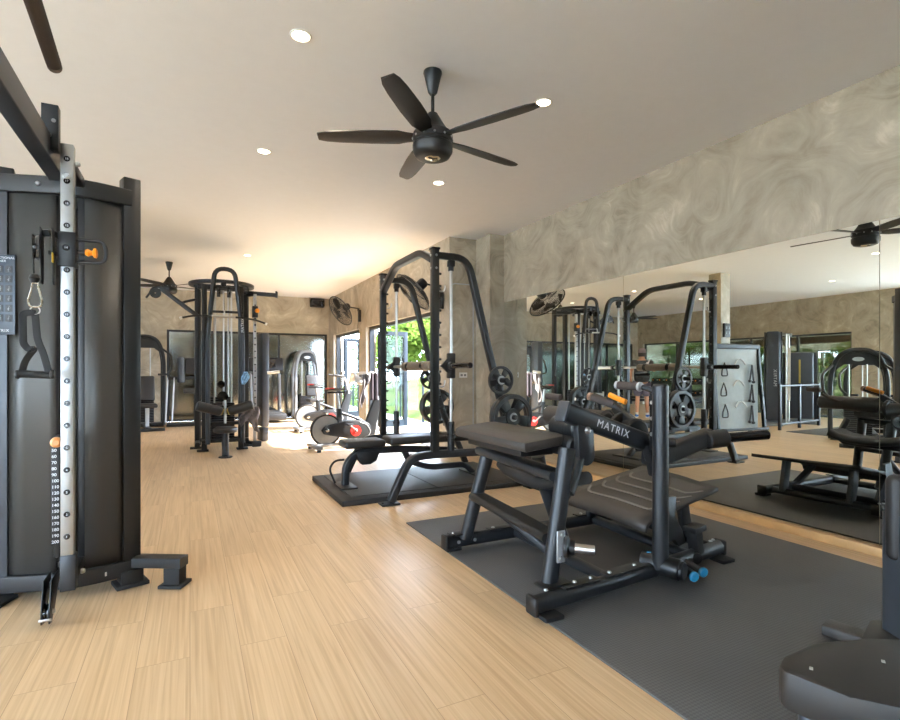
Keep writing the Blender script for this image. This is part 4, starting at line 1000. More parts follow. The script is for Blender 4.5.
b = BM(); box(b, (.90, 8.34, .10), (.14, .05, .09), R(10), bev=.02); part('low_pulley', b, 'dark_plastic', r)
b = BM(); box(b, (1.12, 9.45, 1.05), (.13, .34, 1.6), R(10), bev=.03); box(b, (1.12, 9.45, .12), (.10, .3, .22), R(10), bev=.01); part('stack_cover', b, 'slate_paint', r)
b = BM(); cyl(b, (1.17, 9.26, 1.17), (1.37, 9.24, 1.19), .024); part('cover_handle', b, 'white_plastic', r)
for x, y in ((.17, 8.6), (.08, 8.95), (.72, 8.6), (.82, 8.9)): part('foot', box(BM(), (x, y, .012), (.16, .14, .022), bev=.004), 'rubber', r)
# lat bar hanging in front of the mast
r = thing('lat_bar', 'wide curved lat pulldown bar hanging in front of the arched mast', 'pulldown bar', (.46, 8.28, 1.96))
b = BM(); tube(b, [(-.10, 8.22, 1.95), (.02, 8.24, 1.985), (.26, 8.26, 2.0), (.66, 8.28, 1.99), (.88, 8.30, 1.97), (1.02, 8.30, 1.92)], .014, .1, 10); part('bar', b, 'black_paint', r)
part('knurled_middle', cyl(BM(), (.28, 8.262, 2.0), (.60, 8.278, 1.991), .0165), 'steel', r)
for p_, q in (((-.10, 8.22, 1.95), (-.13, 8.215, 1.94)), ((1.02, 8.30, 1.92), (1.045, 8.30, 1.905))): part('end_cap', cyl(BM(), p_, q, .02, ch=.004), 'white_plastic', r)
b = BM(); tube(b, [(.45, 8.27, 2.0), (.45, 8.27, 2.06), (.45, 8.30, 2.08)], .01, 0, 8); part('swivel', b, 'steel', r)
def cloth(pts_fn, nu, nv, th, mat, name, label, cat, origin, grp=None):
    b = BM(); vs_ = [[b.verts.new(pts_fn(u / nu, v / nv)) for v in range(nv + 1)] for u in range(nu + 1)]
    for i in range(nu):
        for j in range(nv): b.faces.new((vs_[i][j], vs_[i+1][j], vs_[i+1][j+1], vs_[i][j+1])).smooth = True
    o = solo(name, b, mat, label, cat, grp, origin); m_ = o.modifiers.new('thick', 'SOLIDIFY'); m_.thickness = th
    return o
cloth(lambda u, v: (.73 + .02 * math.sin(3 * v + 1) + (u - .5) * .08 * (.6 + .8 * math.sin(PI * v)), 8.372 - .02 * abs(math.sin(9 * u + 4 * v)), 1.19 - .19 * v), 8, 10, .008, 'blue_cloth',
      'small_cloth', 'small blue and white cloth tied on the mast of the multi-station', 'towel', (.72, 8.38, 1.2))
cloth(lambda u, v: (.80 + (u - .5) * .26 + .02 * math.sin(7 * v), 8.385 - .05 * abs(math.sin(8 * u + 3 * v)) - .02 * v, .66 - .30 * v * (1 - .3 * math.sin(5 * u))), 12, 10, .01, 'grey_cloth',
      'towel', 'crumpled grey-white towel hanging low on the right of the multi-station', 'towel', (.8, 8.4, .6))

# ------------------------------------------------------------------ spin bikes
def bike(loc, rz, label, grp, handle_up=0.0):
    """rear-flywheel spin bike; local x runs from flywheel to handlebar"""
    r = thing('spin_bike', label, 'exercise bike', loc, rz, grp)
    L = dict(local=True)
    b = BM(); lathe(b, [(.215, -.012), (.235, -.016), (.245, -.01), (.245, .01), (.235, .016), (.215, .012), (.215, -.012)], (0, 0, .30), (0, 1, 0), 48); part('flywheel_rim', b, 'black_paint', r, **L)
    b = BM(); lathe(b, [(0, -.006), (.216, -.006), (.216, .006), (0, .006)], (0, 0, .30), (0, 1, 0), 48); part('flywheel_disc', b, 'brushed_steel', r, **L)
    out = [(-.05, .05), (-.09, 0), (-.05, -.06), (.05, -.085), (.38, -.16), (.62, -.17), (.72, -.06), (.69, .06), (.58, .13), (.30, .125), (.05, .085)]
    for s in (-1, 1):
        b = BM(); prism(b, out, frame((.0, s * .045, .30), (1, 0, 0), (0, 0, 1)), .05, .016); hs_ = part('drive_cover', b, 'dark_plastic', r, **L)
        b = BM(); lathe(b, [(0, 0), (.085, 0), (.085, .006), (0, .008)], (.45, s * .07, .27), (0, s, 0), 28); dd = part('logo_disc', b, 'red_plastic', hs_, label='red round disc on the drive cover', **L)
        b = BM(); tube(b, [(.45 + .022 * math.cos(a), s * .079, .27 + .03 * math.sin(a)) for a in [k * PI / 5 for k in range(8)]], .004, 0, 6); part('emblem', b, 'white_print', dd, **L)
        b = BM(); lathe(b, [(0, 0), (.03, 0), (.032, .006), (.01, .01), (0, .01)], (0, s * .07, .30), (0, s, 0), 5); part('hub_cap', b, 'chrome', hs_, **L)
        b = BM(); sweep(b, fillet([(.52 + .0, s * .073, .40), (.64, s * .073, .36), (.70, s * .073, .24), (.66, s * .073, .18)], .08), rrect(.012, .006, .002), up=(0, 1, 0)); part('cover_trim', b, 'silver_paint', hs_, **L)
        b = BM(); cyl(b, (.45, s * .08, .27), (.45, s * .11, .27), .018); rtube(b, [(.45, s * .12, .27), (.45 + s * .13, s * .125, .27 - s * .11)], .02, .03, up=(0, 1, 0)); cr_ = part('crank', b, 'steel', r, **L)
        b = BM(); box(b, (.45 + s * .13, s * .18, .27 - s * .11), (.10, .09, .025), bev=.008); part('pedal', b, 'dark_plastic', cr_, **L)
    b = BM(); rtube(b, [(.22, 0, .36), (.20, 0, .62)], .06, .08, up=(1, 0, 0), r=.02); part('seat_tube', b, 'black_paint', r, **L)
    b = BM(); cyl(b, (.205, 0, .60), (.17, 0, .86), .022); part('seat_post', b, 'silver_paint', r, **L)
    b = BM(); rtube(b, [(.02, 0, .87), (.30, 0, .87)], .035, .03); part('seat_slider', b, 'black_paint', r, **L)
    b = BM()
    secs = [(0.02, .075, .045), (.08, .085, .05), (.14, .06, .045), (.22, .03, .035), (.30, .022, .03)]
    rings = [[b.verts.new((x, w * math.cos(a), .915 + h_ * .5 * math.sin(a))) for a in [2 * PI * k / 12 for k in range(12)]] for x, w, h_ in secs]
    for A, B in zip(rings, rings[1:]):
        for q in range(12): b.faces.new((A[q], A[(q+1) % 12], B[(q+1) % 12], B[q])).smooth = True
    b.faces.new(rings[0][::-1]); b.faces.new(rings[-1]); sd_ = part('saddle', b, 'dark_plastic', r, **L)
    b = BM(); box(b, (.055, 0, .93), (.11, .13, .025), bev=.012); part('saddle_inset', b, 'red_plastic', sd_, label='red rear half of the saddle', **L)
    b = BM(); sweep(b, [(.66, 0, .14), (.74, 0, .42), (.86, 0, .80)], [(a * 1.0, c_) for a, c_ in rrect(.19, .07, .02)], up=(0, 1, 0), scales=[1.25, 1.0, .62]); part('front_mast', b, 'black_paint', r, **L)
    b = BM(); tube(b, [(.24, 0, .55), (.48, 0, .46), (.70, 0, .35)], .024, .1, 10); part('top_tube', b, 'black_paint', r, **L)
    b = BM(); rtube(b, [(.84, 0, .74), (.78, 0, 1.0), (.72, 0, 1.08)], .04, .05, .06, up=(0, 1, 0)); part('handlebar_post', b, 'silver_paint', r, **L)
    b = BM()
    for s in (-1, 1): tube(b, [(.72, 0, 1.08), (.72, s * .14, 1.09), (.60, s * .20, 1.10), (.46, s * .20, 1.13)], .017, .06, 10)
    tube(b, [(.60, -.20, 1.10), (.60, .20, 1.10)], .014, 0, 8); part('handlebar', b, 'dark_plastic', r, **L)
    b = BM(); box(b, (.70, 0, 1.15), (.04, .13, .09), rot=MX.Rotation(R(25), 4, 'Y'), bev=.01); part('console', b, 'silver_paint', r, **L)
    b = BM(); rtube(b, [(-.16, 0, .07), (.80, 0, .07)], .06, .05, up=(0, 0, 1)); part('base_beam', b, 'grey_paint', r, **L)
    for x in (-.18, .82):
        b = BM(); rtube(b, [(x, -.27, .06), (x, .27, .06)], .09, .045, up=(0, 0, 1)); ft = part('cross_foot', b, 'grey_paint', r, **L)
        for s in (-1, 1): part('foot_pad', cyl(BM(), (x, s * .24, 0), (x, s * .24, .04), .03), 'rubber', ft, **L)
    return r
gB = 'spin bikes by the open doors'
B1 = bike((1.86, 7.95, 0), R(4), 'black spin bike with red disc and clothes on its handlebar, nearest the rack', gB)
dup(B1, (2.08, 10.45, 0), R(2), 'spin bike second in the row, half hidden behind the black one', gB)
# clothes over the near bike's handlebar
def jk(u, v):
    a = u * 2 - 1
    return (2.60 + .06 * math.sin(6 * u + v * 2) + .15 * (v - .25) * (1 if v > .25 else .6), 7.98 - .24 * a, 1.155 - .05 * math.cos(6 * a) * .4 - max(0, v - .28) * .62 * (1 - .25 * math.cos(7 * u)) + .04 * math.sin(9 * u) * v)
cloth(lambda u, v: (2.26 + .36 * u, 7.96 + (v - .5) * .42 + .02 * math.sin(9 * u), 1.165 + .03 * math.sin(11 * u + 5 * v) - 1.3 * abs(v - .5) ** 3), 12, 12, .012, 'white_cloth', 'jacket', 'pale crumpled garment lying over the handlebar of the near bike', 'garment', (2.45, 7.95, 1.15))
cloth(lambda u, v: (2.33 + .12 * u + .03 * math.sin(6 * v), 7.70 - .03 * math.sin(10 * u + 2 * v), 1.15 - .52 * v * (.75 + .25 * math.sin(4 * u + 1))), 10, 12, .012, 'grey_cloth', 'hanging_shirt', 'grey patterned shirt hanging from the left handlebar end of the near bike', 'garment', (2.38, 7.7, 1.1))
cloth(lambda u, v: (2.50 + .12 * u, 7.73 - .03 * math.sin(12 * u) , 1.17 - .42 * v), 10, 10, .012, 'plum_cloth', 'hanging_trousers', 'dark plum garment hanging from the front of the near bike', 'garment', (2.55, 7.7, 1.1))

# ------------------------------------------------------------------ arched strength machines
def arch_machine(loc, rz, label, w=.62, h=1.72, grp='arched weight machines', mt='slate_paint', logo=True, seat=True, arms=True):
    r = thing('arched_machine', label, 'exercise machine', loc, rz, grp); L = dict(local=True)
    hw = w / 2
    b = BM()
    for y in (0, .28): rtube(b, [(-hw, y, .04), (-hw, y, h - .45), (-hw * .62, y, h - .04), (hw * .62, y, h - .04), (hw, y, h - .45), (hw, y, .04)], .07, .08, .34, up=(0, 1, 0), r=.02)
    part('arched_frame', b, mt, r, **L)
    b = BM()
    out = [(-hw * .84, h - .40), (-hw * .78, h - .25), (-hw * .5, h - .08), (hw * .5, h - .08), (hw * .78, h - .25), (hw * .84, h - .40), (hw * .5, h - .28), (-hw * .5, h - .28)]
    prism(b, out, frame((0, -.0, 0), (1, 0, 0), (0, 0, 1)), .04, .008); hd = part('head_cover', b, 'dark_plastic', r, **L)
    if logo:
        b = BM(); lathe(b, [(0, 0), (.075, 0), (.08, .006), (0, .01)], (0, -.022, h - .2), (0, -1, 0), 30); b.transform(MX.Translation((0, 0, h - .2)) @ MX.Scale(.45, 4, (0, 0, 1)) @ MX.Translation((0, 0, -(h - .2)))); part('oval_badge', b, 'silver_paint', hd, **L)
    b = BM()
    for k in range(14): box(b, (0, .14, .12 + k * .034), (w * .5, .12, .030), bev=.003)
    part('weight_stack', b, 'stack_steel', r, **L)
    for x in (-w * .16, w * .16): part('guide_rod', cyl(BM(), (x, .14, .08), (x, .14, h - .2), .012), 'steel', r, **L)
    b = BM(); rtube(b, [(-hw, .14, .05), (hw, .14, .05)], .3, .07, up=(0, 0, 1), r=.01); rtube(b, [(0, -.05, .05), (0, -.95, .05)], .09, .07, up=(0, 0, 1), r=.01); rtube(b, [(-.28, -.95, .04), (.28, -.95, .04)], .08, .06, up=(0, 0, 1), r=.01); part('base', b, mt, r, **L)
    if seat:
        b = BM(); rtube(b, [(0, -.62, .08), (0, -.62, .46)], .07, .09, up=(0, 1, 0)); part('seat_post', b, 'silver_paint', r, **L)
        part('seat_pad', pad(BM(), (0, -.66, .50), (.34, .38, .08), bev=.03), 'black_vinyl', r, **L)
        b = BM(); box(b, (0, -.42, .84), (.30, .08, .52), rot=MX.Rotation(R(-8), 4, 'X'), bev=.035, seg=4); part('backrest', b, 'black_vinyl', r, **L)
        b = BM(); rtube(b, [(0, -.05, .9), (0, -.36, .86)], .05, .06); part('backrest_bracket', b, mt, r, **L)
    for s in (-1, 1) if arms else ():
        b = BM(); tube(b, [(s * hw * .9, -.02, h - .3), (s * (hw + .12), -.25, h - .45), (s * (hw + .10), -.45, h - .75), (s * (hw), -.55, h - .85)], .022, .12, 10); am = part('press_arm', b, mt, r, **L)
        b = BM(); cyl(b, (s * hw, -.54, h - .85), (s * (hw - .16), -.60, h - .85), .022); part('hand_grip', b, 'rubber', am, **L)
    return r
aM = arch_machine((2.62, 13.25, 0), R(4), 'grey arched weight machine in front of the far dark glazing', .56, 1.74, mt='grey_paint', arms=False)
arch_machine((-.86, 12.75, 0), R(8), 'black arched seated machine with grey backrest beside the far concrete wall', .72, 1.98, 'arched weight machines', 'black_paint', False)
arch_machine((-2.05, 4.75, 0), R(62), 'black arched machine with oval badge, seen in the mirror right of the tall towers', .76, 1.60, 'arched weight machines', 'black_paint', True, False)
arch_machine((-3.7, 5.32, 0), R(62), 'black arched machine mostly hidden behind the badged one', .76, 1.60, 'arched weight machines', 'black_paint', True, False)
# leg machine by the dark glass behind the multi-station
r = thing('calf_machine', 'dark upright machine with a vertical round pad, left behind the multi-station', 'exercise machine', (-.12, 12.6, 0))
b = BM(); rtube(b, [(.12, 12.6, .04), (.12, 12.6, 1.5)], .09, .09, up=(0, 1, 0)); rtube(b, [(-.45, 12.6, .05), (.4, 12.6, .05)], .10, .08, up=(0, 0, 1)); rtube(b, [(.1, 12.6, 1.05), (-.42, 12.5, 1.05)], .06, .07); part('frame', b, 'black_paint', r)
b = BM(); cyl(b, (-.17, 12.42, .95), (-.17, 12.42, 1.50), .075, ch=.02); part('round_pad', b, 'slate_paint', r)
b = BM(); box(b, (.06, 12.45, 1.3), (.30, .12, .35), bev=.03); part('cushion', b, 'black_vinyl', r); b = BM(); box(b, (.02, 12.42, .78), (.3, .2, .12), bev=.03); part('cushion', b, 'black_vinyl', r)
for s in (-.30, -.42): part('lever', tube(BM(), [(s, 12.5, 1.06), (s - .04, 12.45, .12)], .016, 0, 8), 'silver_paint', r)
# treadmill beyond the bikes
r = thing('treadmill', 'black treadmill with a wide console before the far glazing', 'treadmill', (1.7, 12.9, 0))
part('deck', box(BM(), (1.65, 13.15, .14), (.72, 1.35, .16), bev=.03), 'dark_plastic', r)
part('belt', box(BM(), (1.65, 13.12, .222), (.50, 1.22, .012), bev=.003), 'rubber', r)
for x in (1.32, 1.98):
    b = BM(); rtube(b, [(x, 13.3, .2), (x, 13.45, 1.2)], .06, .07, up=(0, 1, 0)); part('upright', b, 'grey_paint', r)
b = BM(); box(b, (1.67, 13.42, 1.36), (.80, .10, .34), rot=MX.Rotation(R(-20), 4, 'X'), bev=.03); cs = part('console', b, 'dark_plastic', r)
b = BM(); box(b, (1.67, 13.365, 1.38), (.42, .012, .2), rot=MX.Rotation(R(-20), 4, 'X'), bev=.004); part('screen', b, 'lens_dark', cs)
for x in (1.32, 1.98):
    b = BM(); tube(b, [(x, 13.4, 1.18), (x, 13.05, 1.13)], .022, 0, 8); part('handrail', b, 'dark_plastic', r)

# ------------------------------------------------------------------ left half of the room, seen in the mirror
# storage board with training attachments
P0, P1 = V((-.58, 6.42, 0)), V((-1.75, 6.28, 0)); ux = (P1 - P0).normalized(); nv_ = V((-ux.y, ux.x, 0)); 
if nv_.x < 0 and nv_.y > 0: nv_ = -nv_
nv_ = V((-.25, -.97, 0)).normalized() if nv_.y > 0 else nv_
mid = (P0 + P1) / 2
r = thing('storage_board', 'grey A-frame storage board hung with training attachments before the concrete column', 'storage rack', mid)
M0 = frame(mid + V((0, 0, .86)), ux, V((0, 0, 1)))
nrm = (M0.to_3x3() @ V((0, 0, 1)))
if nrm.y > 0: nrm = -nrm
ang = math.atan2(ux.y, ux.x)
part('panel', box(BM(), mid + V((0, 0, .86)), (1.14, .02, 1.50), ang, bev=.002), 'board_grey', r)
for e in (-1, 1):
    p_ = mid + ux * (.57 * e)
    b = BM(); rtube(b, [p_ + nrm * .16 + V((0, 0, .02)), p_ + V((0, 0, 1.66))], .06, .06, up=ux); rtube(b, [p_ - nrm * .16 + V((0, 0, .02)), p_ + V((0, 0, 1.66))], .06, .06, up=ux); part('leg', b, 'black_paint', r)
b = BM(); rtube(b, [mid - ux * .6 + V((0, 0, 1.66)), mid + ux * .6 + V((0, 0, 1.66))], .08, .10, up=(0, 0, 1)); rtube(b, [mid - ux * .6 + nrm * .2 + V((0, 0, .12)), mid + ux * .6 + nrm * .2 + V((0, 0, .12))], .05, .05); part('crossbars', b, 'black_paint', r)
pegs = []
for u, z in ((-.32, 1.35), (.05, 1.42), (.36, 1.32), (-.34, .98), (.02, 1.02), (.36, .95), (-.30, .58), (.08, .62), (.36, .55)):
    p_ = mid + ux * u + V((0, 0, z)); part('peg', cyl(BM(), p_, p_ + nrm * .10, .007, n=8), 'steel', r); pegs.append(p_ + nrm * .06)
for k, p_ in enumerate(pegs):
    b = BM()
    if k % 3 == 0:
        tube(b, [p_, p_ + ux * .06 - V((0, 0, .14)), p_ + ux * .07 - V((0, 0, .24)), p_ - ux * .07 - V((0, 0, .24)), p_ - ux * .06 - V((0, 0, .14))], .012, .03, 8, True)
        lb = 'black stirrup handle on the storage board'
    elif k % 3 == 1:
        tube(b, [p_ + nrm * .01 - ux * .14 - V((0, 0, .10)), p_ - ux * .05, p_ + ux * .05, p_ + nrm * .01 + ux * .14 - V((0, 0, .10))], .015, .04, 8)
        lb = 'angled pulldown bar on the storage board'
    else:
        tube(b, [p_ - V((0, 0, .30)) - ux * .05, p_, p_ + ux * .04 - V((0, 0, .32))], .016, .03, 8); lathe(b, [(0, -.03), (.026, -.02), (.03, 0), (.026, .02), (0, .03)], p_ - V((0, 0, .31)) - ux * .05); lathe(b, [(0, -.03), (.026, -.02), (.03, 0), (.026, .02), (0, .03)], p_ + ux * .04 - V((0, 0, .33)))
        lb = 'black tricep rope on the storage board'
    row = ('top', 'middle', 'bottom')[k // 3]
    solo('attachment', b, 'black_paint' if k % 3 != 1 else 'steel', lb.replace('on the', 'on the %s row of the' % row), 'cable attachment', 'attachments on the storage board', tuple(p_))

# covered weight-stack towers
def stack_tower(loc, rz, w, d, h, mt, label, stripe=None, rail=False, text=None, grp='covered weight towers'):
    r = thing('weight_tower', label, 'cable machine', loc, rz, grp); L = dict(local=True)
    b = BM(); box(b, (0, 0, h / 2 + .06), (w * .8, d * .8, h - .10), bev=.05, seg=4); part('cover', b, mt, r, **L)
    b = BM()
    for s in (-1, 1): box(b, (s * w * .45, 0, h / 2), (w * .1, d * .5, h), bev=.01)
    part('side_posts', b, 'black_paint', r, **L)
    b = BM(); box(b, (0, 0, .04), (w * 1.1, d * 1.25, .07), bev=.01); part('base', b, 'grey_paint', r, **L)
    if stripe: part('stripe', box(BM(), (0, -d * .4 - .004, h * .5), (.035, .012, h * .8), bev=.002), stripe, r, **L)
    if text:
        text_part('lettering', text, .09, MX.Translation(loc) @ MX.Rotation(rz, 4, 'Z') @ frame((-.01, -d * .4 - .012, h * .42), (0, 0, 1), (-1, 0, 0)), 'white_print', r, .001, 0, 1.2)
    if rail:
        x = -w * .5 - .12
        for dx_ in (0, .10): part('guide_rod', cyl(BM(), (x + dx_ * .5, -d * .3 - dx_, .08), (x + dx_ * .5, -d * .3 - dx_, h - .06), .017), 'steel', r, **L)
        b = BM(); box(b, (x, -d * .3 - .16, h * .55), (.05, .05, h * .55), bev=.004); part('adjustment_rail', b, 'white_plastic', r, **L)
        b = BM(); rtube(b, [(x - .05, -d * .3, h - .08), (w * .3, 0, h - .02)], .06, .06); rtube(b, [(x - .05, -d * .3, .08), (w * .3, 0, .08)], .08, .06); part('rail_frame', b, 'grey_paint', r, **L)
    return r
stack_tower((-3.58, 7.12, 0), R(58), .34, .5, 2.06, 'slate_paint', 'tall black lettered cable tower with silver rods, left in the mirror of the striped tower', None, True, 'MATRIX')
stack_tower((-4.55, 7.1, 0), R(62), .66, .45, 1.62, 'slate_paint', 'broad grey weight tower with one yellow stripe near the left windows', 'yellow_print', False)
# barrier frame in front of the striped tower
r = thing('barrier_frame', 'low dark steel frame with a thin top rail before the striped weight tower', 'frame', (-3.5, 6.5, 0))
b = BM(); rtube(b, [(-2.66, 6.42, .90), (-4.4, 6.62, .90)], .04, .04); rtube(b, [(-2.66, 6.42, .12), (-4.4, 6.62, .12)], .04, .04); part('rails', b, 'black_paint', r)
for x, y in ((-2.66, 6.42), (-3.5, 6.515), (-4.4, 6.62)): part('post', box(BM(), (x, y, .47), (.05, .05, .94), bev=.004), 'black_paint', r)
# dumbbell rack against the left windows
r = thing('dumbbell_rack', 'long two-tier black dumbbell rack along the left windows', 'dumbbell rack', (-6.2, 11.4, 0))
for z in (.42, .80):
    b = BM()
    for dx_ in (-.10, .10): rtube(b, [(-6.15 + dx_, 10.0, z), (-6.15 + dx_, 12.8, z)], .03, .05)
    part('shelf', b, 'black_paint', r)
for y in (10.0, 11.4, 12.8): part('leg', box(BM(), (-6.15, y, .42), (.34, .05, .84), bev=.006), 'black_paint', r)
dp = None; kk = 0
for z, nm in ((.42, 'lower'), (.80, 'upper')):
    for k in range(10):
        y = 10.16 + k * .275; lbl = 'black dumbbell with an orange hub on the %s tier of the long rack' % nm
        if dp is None:
            dp = thing('dumbbell', lbl, 'dumbbell', (-6.15, y, z + .10), 0, 'dumbbells on the %s tier' % nm)
            part('handle', cyl(BM(), (-.09, 0, 0), (.09, 0, 0), .015, n=10), 'steel', dp, local=True)
            for s in (-1, 1):
                hd = part('head', cyl(BM(), (s * .07, 0, 0), (s * .17, 0, 0), .07, n=16, ch=.01), 'rubber', dp, local=True)
                part('hub_disc', cyl(BM(), (s * .1695, 0, 0), (s * .173, 0, 0), .022, n=14), 'orange_plastic', hd, local=True)
        else: dup(dp, (-6.15, y, z + .10), 0, lbl, 'dumbbells on the %s tier' % nm)
# benches in the left half
def simple_bench(loc, rz, label):
    r = thing('weight_bench', label, 'bench', loc, rz, 'benches reflected in the mirror'); L = dict(local=True)
    part('seat_pad', pad(BM(), (-.4, 0, .46), (.36, .28, .07), bev=.028), 'black_vinyl', r, **L)
    part('back_pad', pad(BM(), (.25, 0, .46), (.86, .28, .07), bev=.028), 'black_vinyl', r, **L)
    b = BM(); rtube(b, [(-.62, 0, .06), (-.5, 0, .38), (.55, 0, .36), (.68, 0, .06)], .07, .07, .12, up=(0, 1, 0)); part('frame', b, 'graphite_paint', r, **L)
    for x in (-.62, .68):
        b = BM(); box(b, (x, 0, .03), (.08, .5, .05), bev=.01); part('foot', b, 'black_paint', r, **L)
    return r
simple_bench((-3.4, 10.9, 0), R(30), 'flat black bench between the dumbbell rack and the standing person')
simple_bench((-4.6, 9.6, 0), R(20), 'flat black bench nearest the left windows')

# ------------------------------------------------------------------ standing person, back turned to the mirror
PX, PY = -2.45, 9.80
per = thing('person', 'person in cap, dark patterned t-shirt and grey shorts standing with one hand raised', 'person', (PX, PY, 0), R(48))
# local: facing +y, right side +x
def skin_mesh(verts, edges, radii, levels=2, root=0):
    me = bpy.data.meshes.new('sk'); me.from_pydata([V(v) for v in verts], edges, []); o = bpy.data.objects.new('sk', me); col.objects.link(o)
    m_ = o.modifiers.new('s', 'SKIN'); m_.use_smooth_shade = True
    for v, rd in zip(me.skin_vertices[0].data, radii): v.radius = rd if isinstance(rd, tuple) else (rd, rd)
    me.skin_vertices[0].data[root].use_root = True
    if levels:
        s_ = o.modifiers.new('d', 'SUBSURF'); s_.levels = levels; s_.render_levels = levels
    dg = bpy.context.evaluated_depsgraph_get(); out = bpy.data.meshes.new_from_object(o.evaluated_get(dg))
    bpy.data.objects.remove(o); b = bmesh.new(); b.from_mesh(out); bpy.data.meshes.remove(out); return b
Vb, Eb, Rb = [], [], []
def vv(p_, r_, link=None):
    Vb.append(p_); Rb.append(r_)
    if link is not None: Eb.append((link, len(Vb) - 1))
    return len(Vb) - 1
pel = vv((0, 0, .95), (.12, .09)); wst = vv((0, 0, 1.10), (.105, .08), pel); chs = vv((0, -.01, 1.30), (.125, .09), wst); sho = vv((0, -.01, 1.43), (.10, .075), chs)
nk = vv((0, .0, 1.52), .055, sho); hd0 = vv((0, .015, 1.62), (.075, .088), nk); hd1 = vv((0, .02, 1.70), (.078, .092), hd0)
hands = []
for s, elb, wri in ((-1, (-.30, .06, 1.20), (-.26, .30, 1.36)), (1, (.28, -.02, 1.16), (.27, .06, .93))):
    a = vv((s * .18, -.01, 1.42), .06, sho); e_ = vv(elb, .044, a); w_ = vv(wri, .030, e_); pm = vv(tuple(V(wri) + (V(wri) - V(elb)).normalized() * .07), (.034, .022), w_)
    for f in range(4):
        d_ = (V(wri) - V(elb)).normalized(); sdv = V((1, 0, 0)) if s > 0 else V((0, .4, .9))
        sdv = (sdv - d_ * sdv.dot(d_)).normalized()
        q0 = V(wri) + d_ * .10 + sdv * (f - 1.5) * .018; cv = V((0, 1, 0)) if s > 0 else V((.8, 0, 0))
        i0 = vv(tuple(q0), .0095, pm); i1 = vv(tuple(q0 + d_ * .03 + cv * .012), .0088, i0); vv(tuple(q0 + d_ * .045 + cv * .032), .0078, i1)
    t0 = vv(tuple(V(wri) + d_ * .05 + sdv * .04), .011, pm); vv(tuple(V(wri) + d_ * .085 + sdv * .055 + cv * .01), .0095, t0)
for s, fx in ((-1, -.13), (1, .13)):
    hp_ = vv((s * .085, 0, .88), .088, pel); kn = vv((s * .11, .02, .50), .056, hp_); cf = vv((s * .115, -.015, .34), .055, kn); an = vv((fx, -.01, .09), .036, cf); vv((fx, .10, .035), .034, an)
bd = part('body', skin_mesh(Vb, Eb, Rb), 'skin', per, local=True)
ov = []
def garment(verts, edges, radii, name, mt, lv=2): return part(name, skin_mesh(verts, edges, radii, lv), mt, per, local=True)
garment([(0, -.01, 1.28), (0, 0, 1.06), (0, 0, .88), (0, -.01, 1.43), (-.19, -.01, 1.41), (-.25, .03, 1.29), (.19, -.01, 1.41), (.25, -.015, 1.28)],
        [(0, 1), (1, 2), (0, 3), (3, 4), (4, 5), (3, 6), (6, 7)], [(.215, .165), (.205, .16), (.22, .175), (.165, .13), .105, .095, .105, .095], 't_shirt', 'shirt')
garment([(0, 0, 1.0), (-.09, 0, .88), (-.11, .01, .53), (.09, 0, .88), (.11, .01, .53)], [(0, 1), (1, 2), (0, 3), (3, 4)], [(.19, .15), .14, .115, .14, .115], 'shorts', 'shorts')
b = BM()
for k in range(9):
    a0 = k * PI / 16
rings = []
lathe(b, [(.094, 1.665), (.097, 1.70), (.09, 1.75), (.06, 1.785), (0, 1.80)], (0, .005, 0), n=24)
prism(b, [(-.075, .07), (-.05, .15), (0, .175), (.05, .15), (.075, .07)], frame((0, .0, 1.69), (1, 0, 0), (0, 1, -.1)), .008, .002)
part('cap', b, 'cap_cloth', per, local=True)
b = BM(); lathe(b, [(.086, 1.57), (.094, 1.60), (.096, 1.665), (.0, 1.67)], (0, -.008, 0), n=24)
for v in list(b.verts):
    if v.co.y > .035: v.co.y = .035
part('hair', b, 'hair', per, local=True)
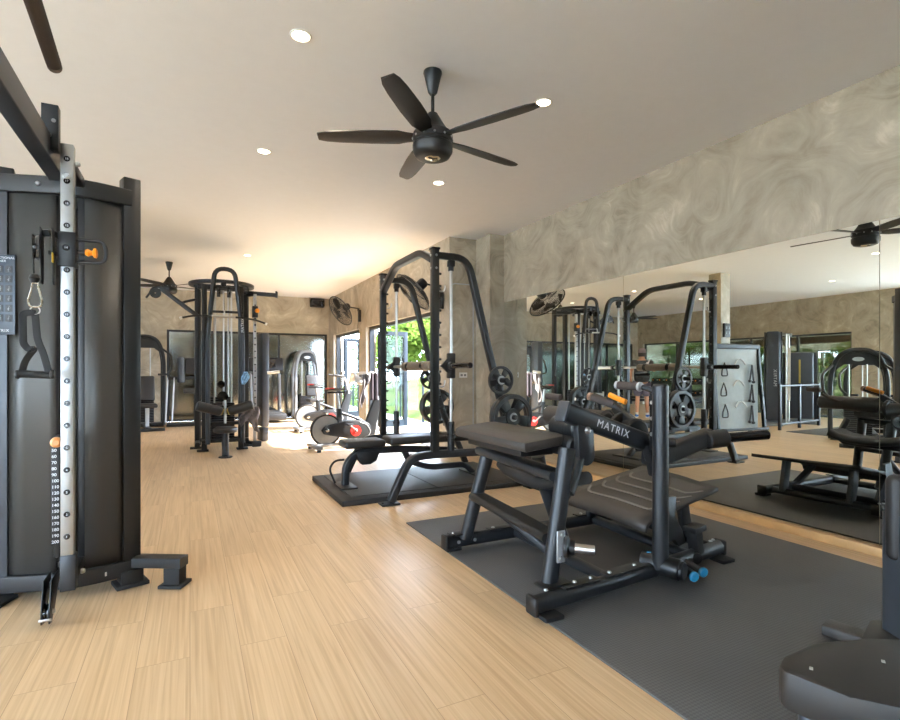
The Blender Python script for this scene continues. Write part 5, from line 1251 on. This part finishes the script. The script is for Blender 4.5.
for s in (-1, 1):
    b = BM(); lathe(b, [(0, -.01), (.014, -.008), (.02, 0), (.014, .008), (0, .01)], (s * .088, .015, 1.63), (1, 0, 0), 12); part('ear', b, 'skin', per, local=True)
    b = BM(); sweep(b, [(s * .13, -.07, .045), (s * .13, 0, .055), (s * .13, .10, .045), (s * .13, .17, .032)], circ(1, 14, .75), up=(0, 0, 1), scales=[.034, .047, .05, .026]); sh = part('shoe', b, 'shoe_blue', per, local=True)
    b = BM(); box(b, (s * .13, .045, .012), (.095, .27, .022), bev=.01); part('sole', b, 'white_plastic', sh, local=True)
    b = BM(); cyl(b, (s * .13, -.01, .08), (s * .125, -.012, .13), .043, .045); part('sock', b, 'white_cloth', per, local=True)
    b = BM(); lathe(b, [(0, -.006), (.011, -.003), (.011, .003), (0, .006)], (s * .032, .105, 1.645), (0, 1, 0), 10); part('eye', b, 'white_plastic', per, local=True)
b = BM(); lathe(b, [(0, .03), (.012, 0), (.018, -.03), (0, -.036)], (0, .108, 1.625)); part('nose', b, 'skin', per, local=True)
b = BM(); box(b, (0, .103, 1.575), (.045, .012, .01), bev=.004); part('mouth', b, 'red_plastic', per, local=True)
cloth(lambda u, v: V(base_matrix(per) @ V((-.14 - .06 * math.sin(PI * u) + .015 * math.sin(8 * v), -.20 + .36 * u * 1.0, 1.52 - .55 * abs(u - .5) ** 1.6 - .05 * v + 0 * u)) ) + V((0.07 * v, .03 * v, 0)), 12, 4, .01, 'white_cloth', 'shoulder_towel', 'white towel over the left shoulder of the standing person', 'towel', (PX, PY, 1.5))

# ------------------------------------------------------------------ light, sky, camera
sun = bpy.data.lights.new('sun', 'SUN'); sun.energy = 42; sun.angle = R(.8); sun.color = (1, .97, .95)
so = bpy.data.objects.new('sun', sun); col.objects.link(so)
so.rotation_euler = V((-1, .30, -.89)).to_track_quat('-Z', 'Y').to_euler()
w = bpy.data.worlds.new('sky'); sc.world = w; w.use_nodes = True
bg = w.node_tree.nodes['Background']; bg.inputs[0].default_value = (.78, .92, 1.18, 1); bg.inputs[1].default_value = 20

cam = bpy.data.cameras.new('camera'); co = bpy.data.objects.new('camera', cam); col.objects.link(co); sc.camera = co
cam.sensor_width = 36; cam.lens = 36 * 520 / 900; cam.shift_y = 11 / 900; cam.clip_start = .05; cam.clip_end = 200
co.location = (0, 0, 1.2); co.rotation_euler = (R(90), 0, -math.atan2(260, 520))
vs_ = sc.view_settings; vs_.view_transform = 'Standard'; vs_.look = 'None'; vs_.gamma = 1; vs_.exposure = .25; vs_.use_curve_mapping = False
cy = sc.cycles; cy.use_denoising = True; cy.max_bounces = 10; cy.diffuse_bounces = 5; cy.glossy_bounces = 6; cy.transmission_bounces = 6; cy.transparent_max_bounces = 16
cy.caustics_reflective = False; cy.caustics_refractive = False; cy.sample_clamp_indirect = 6
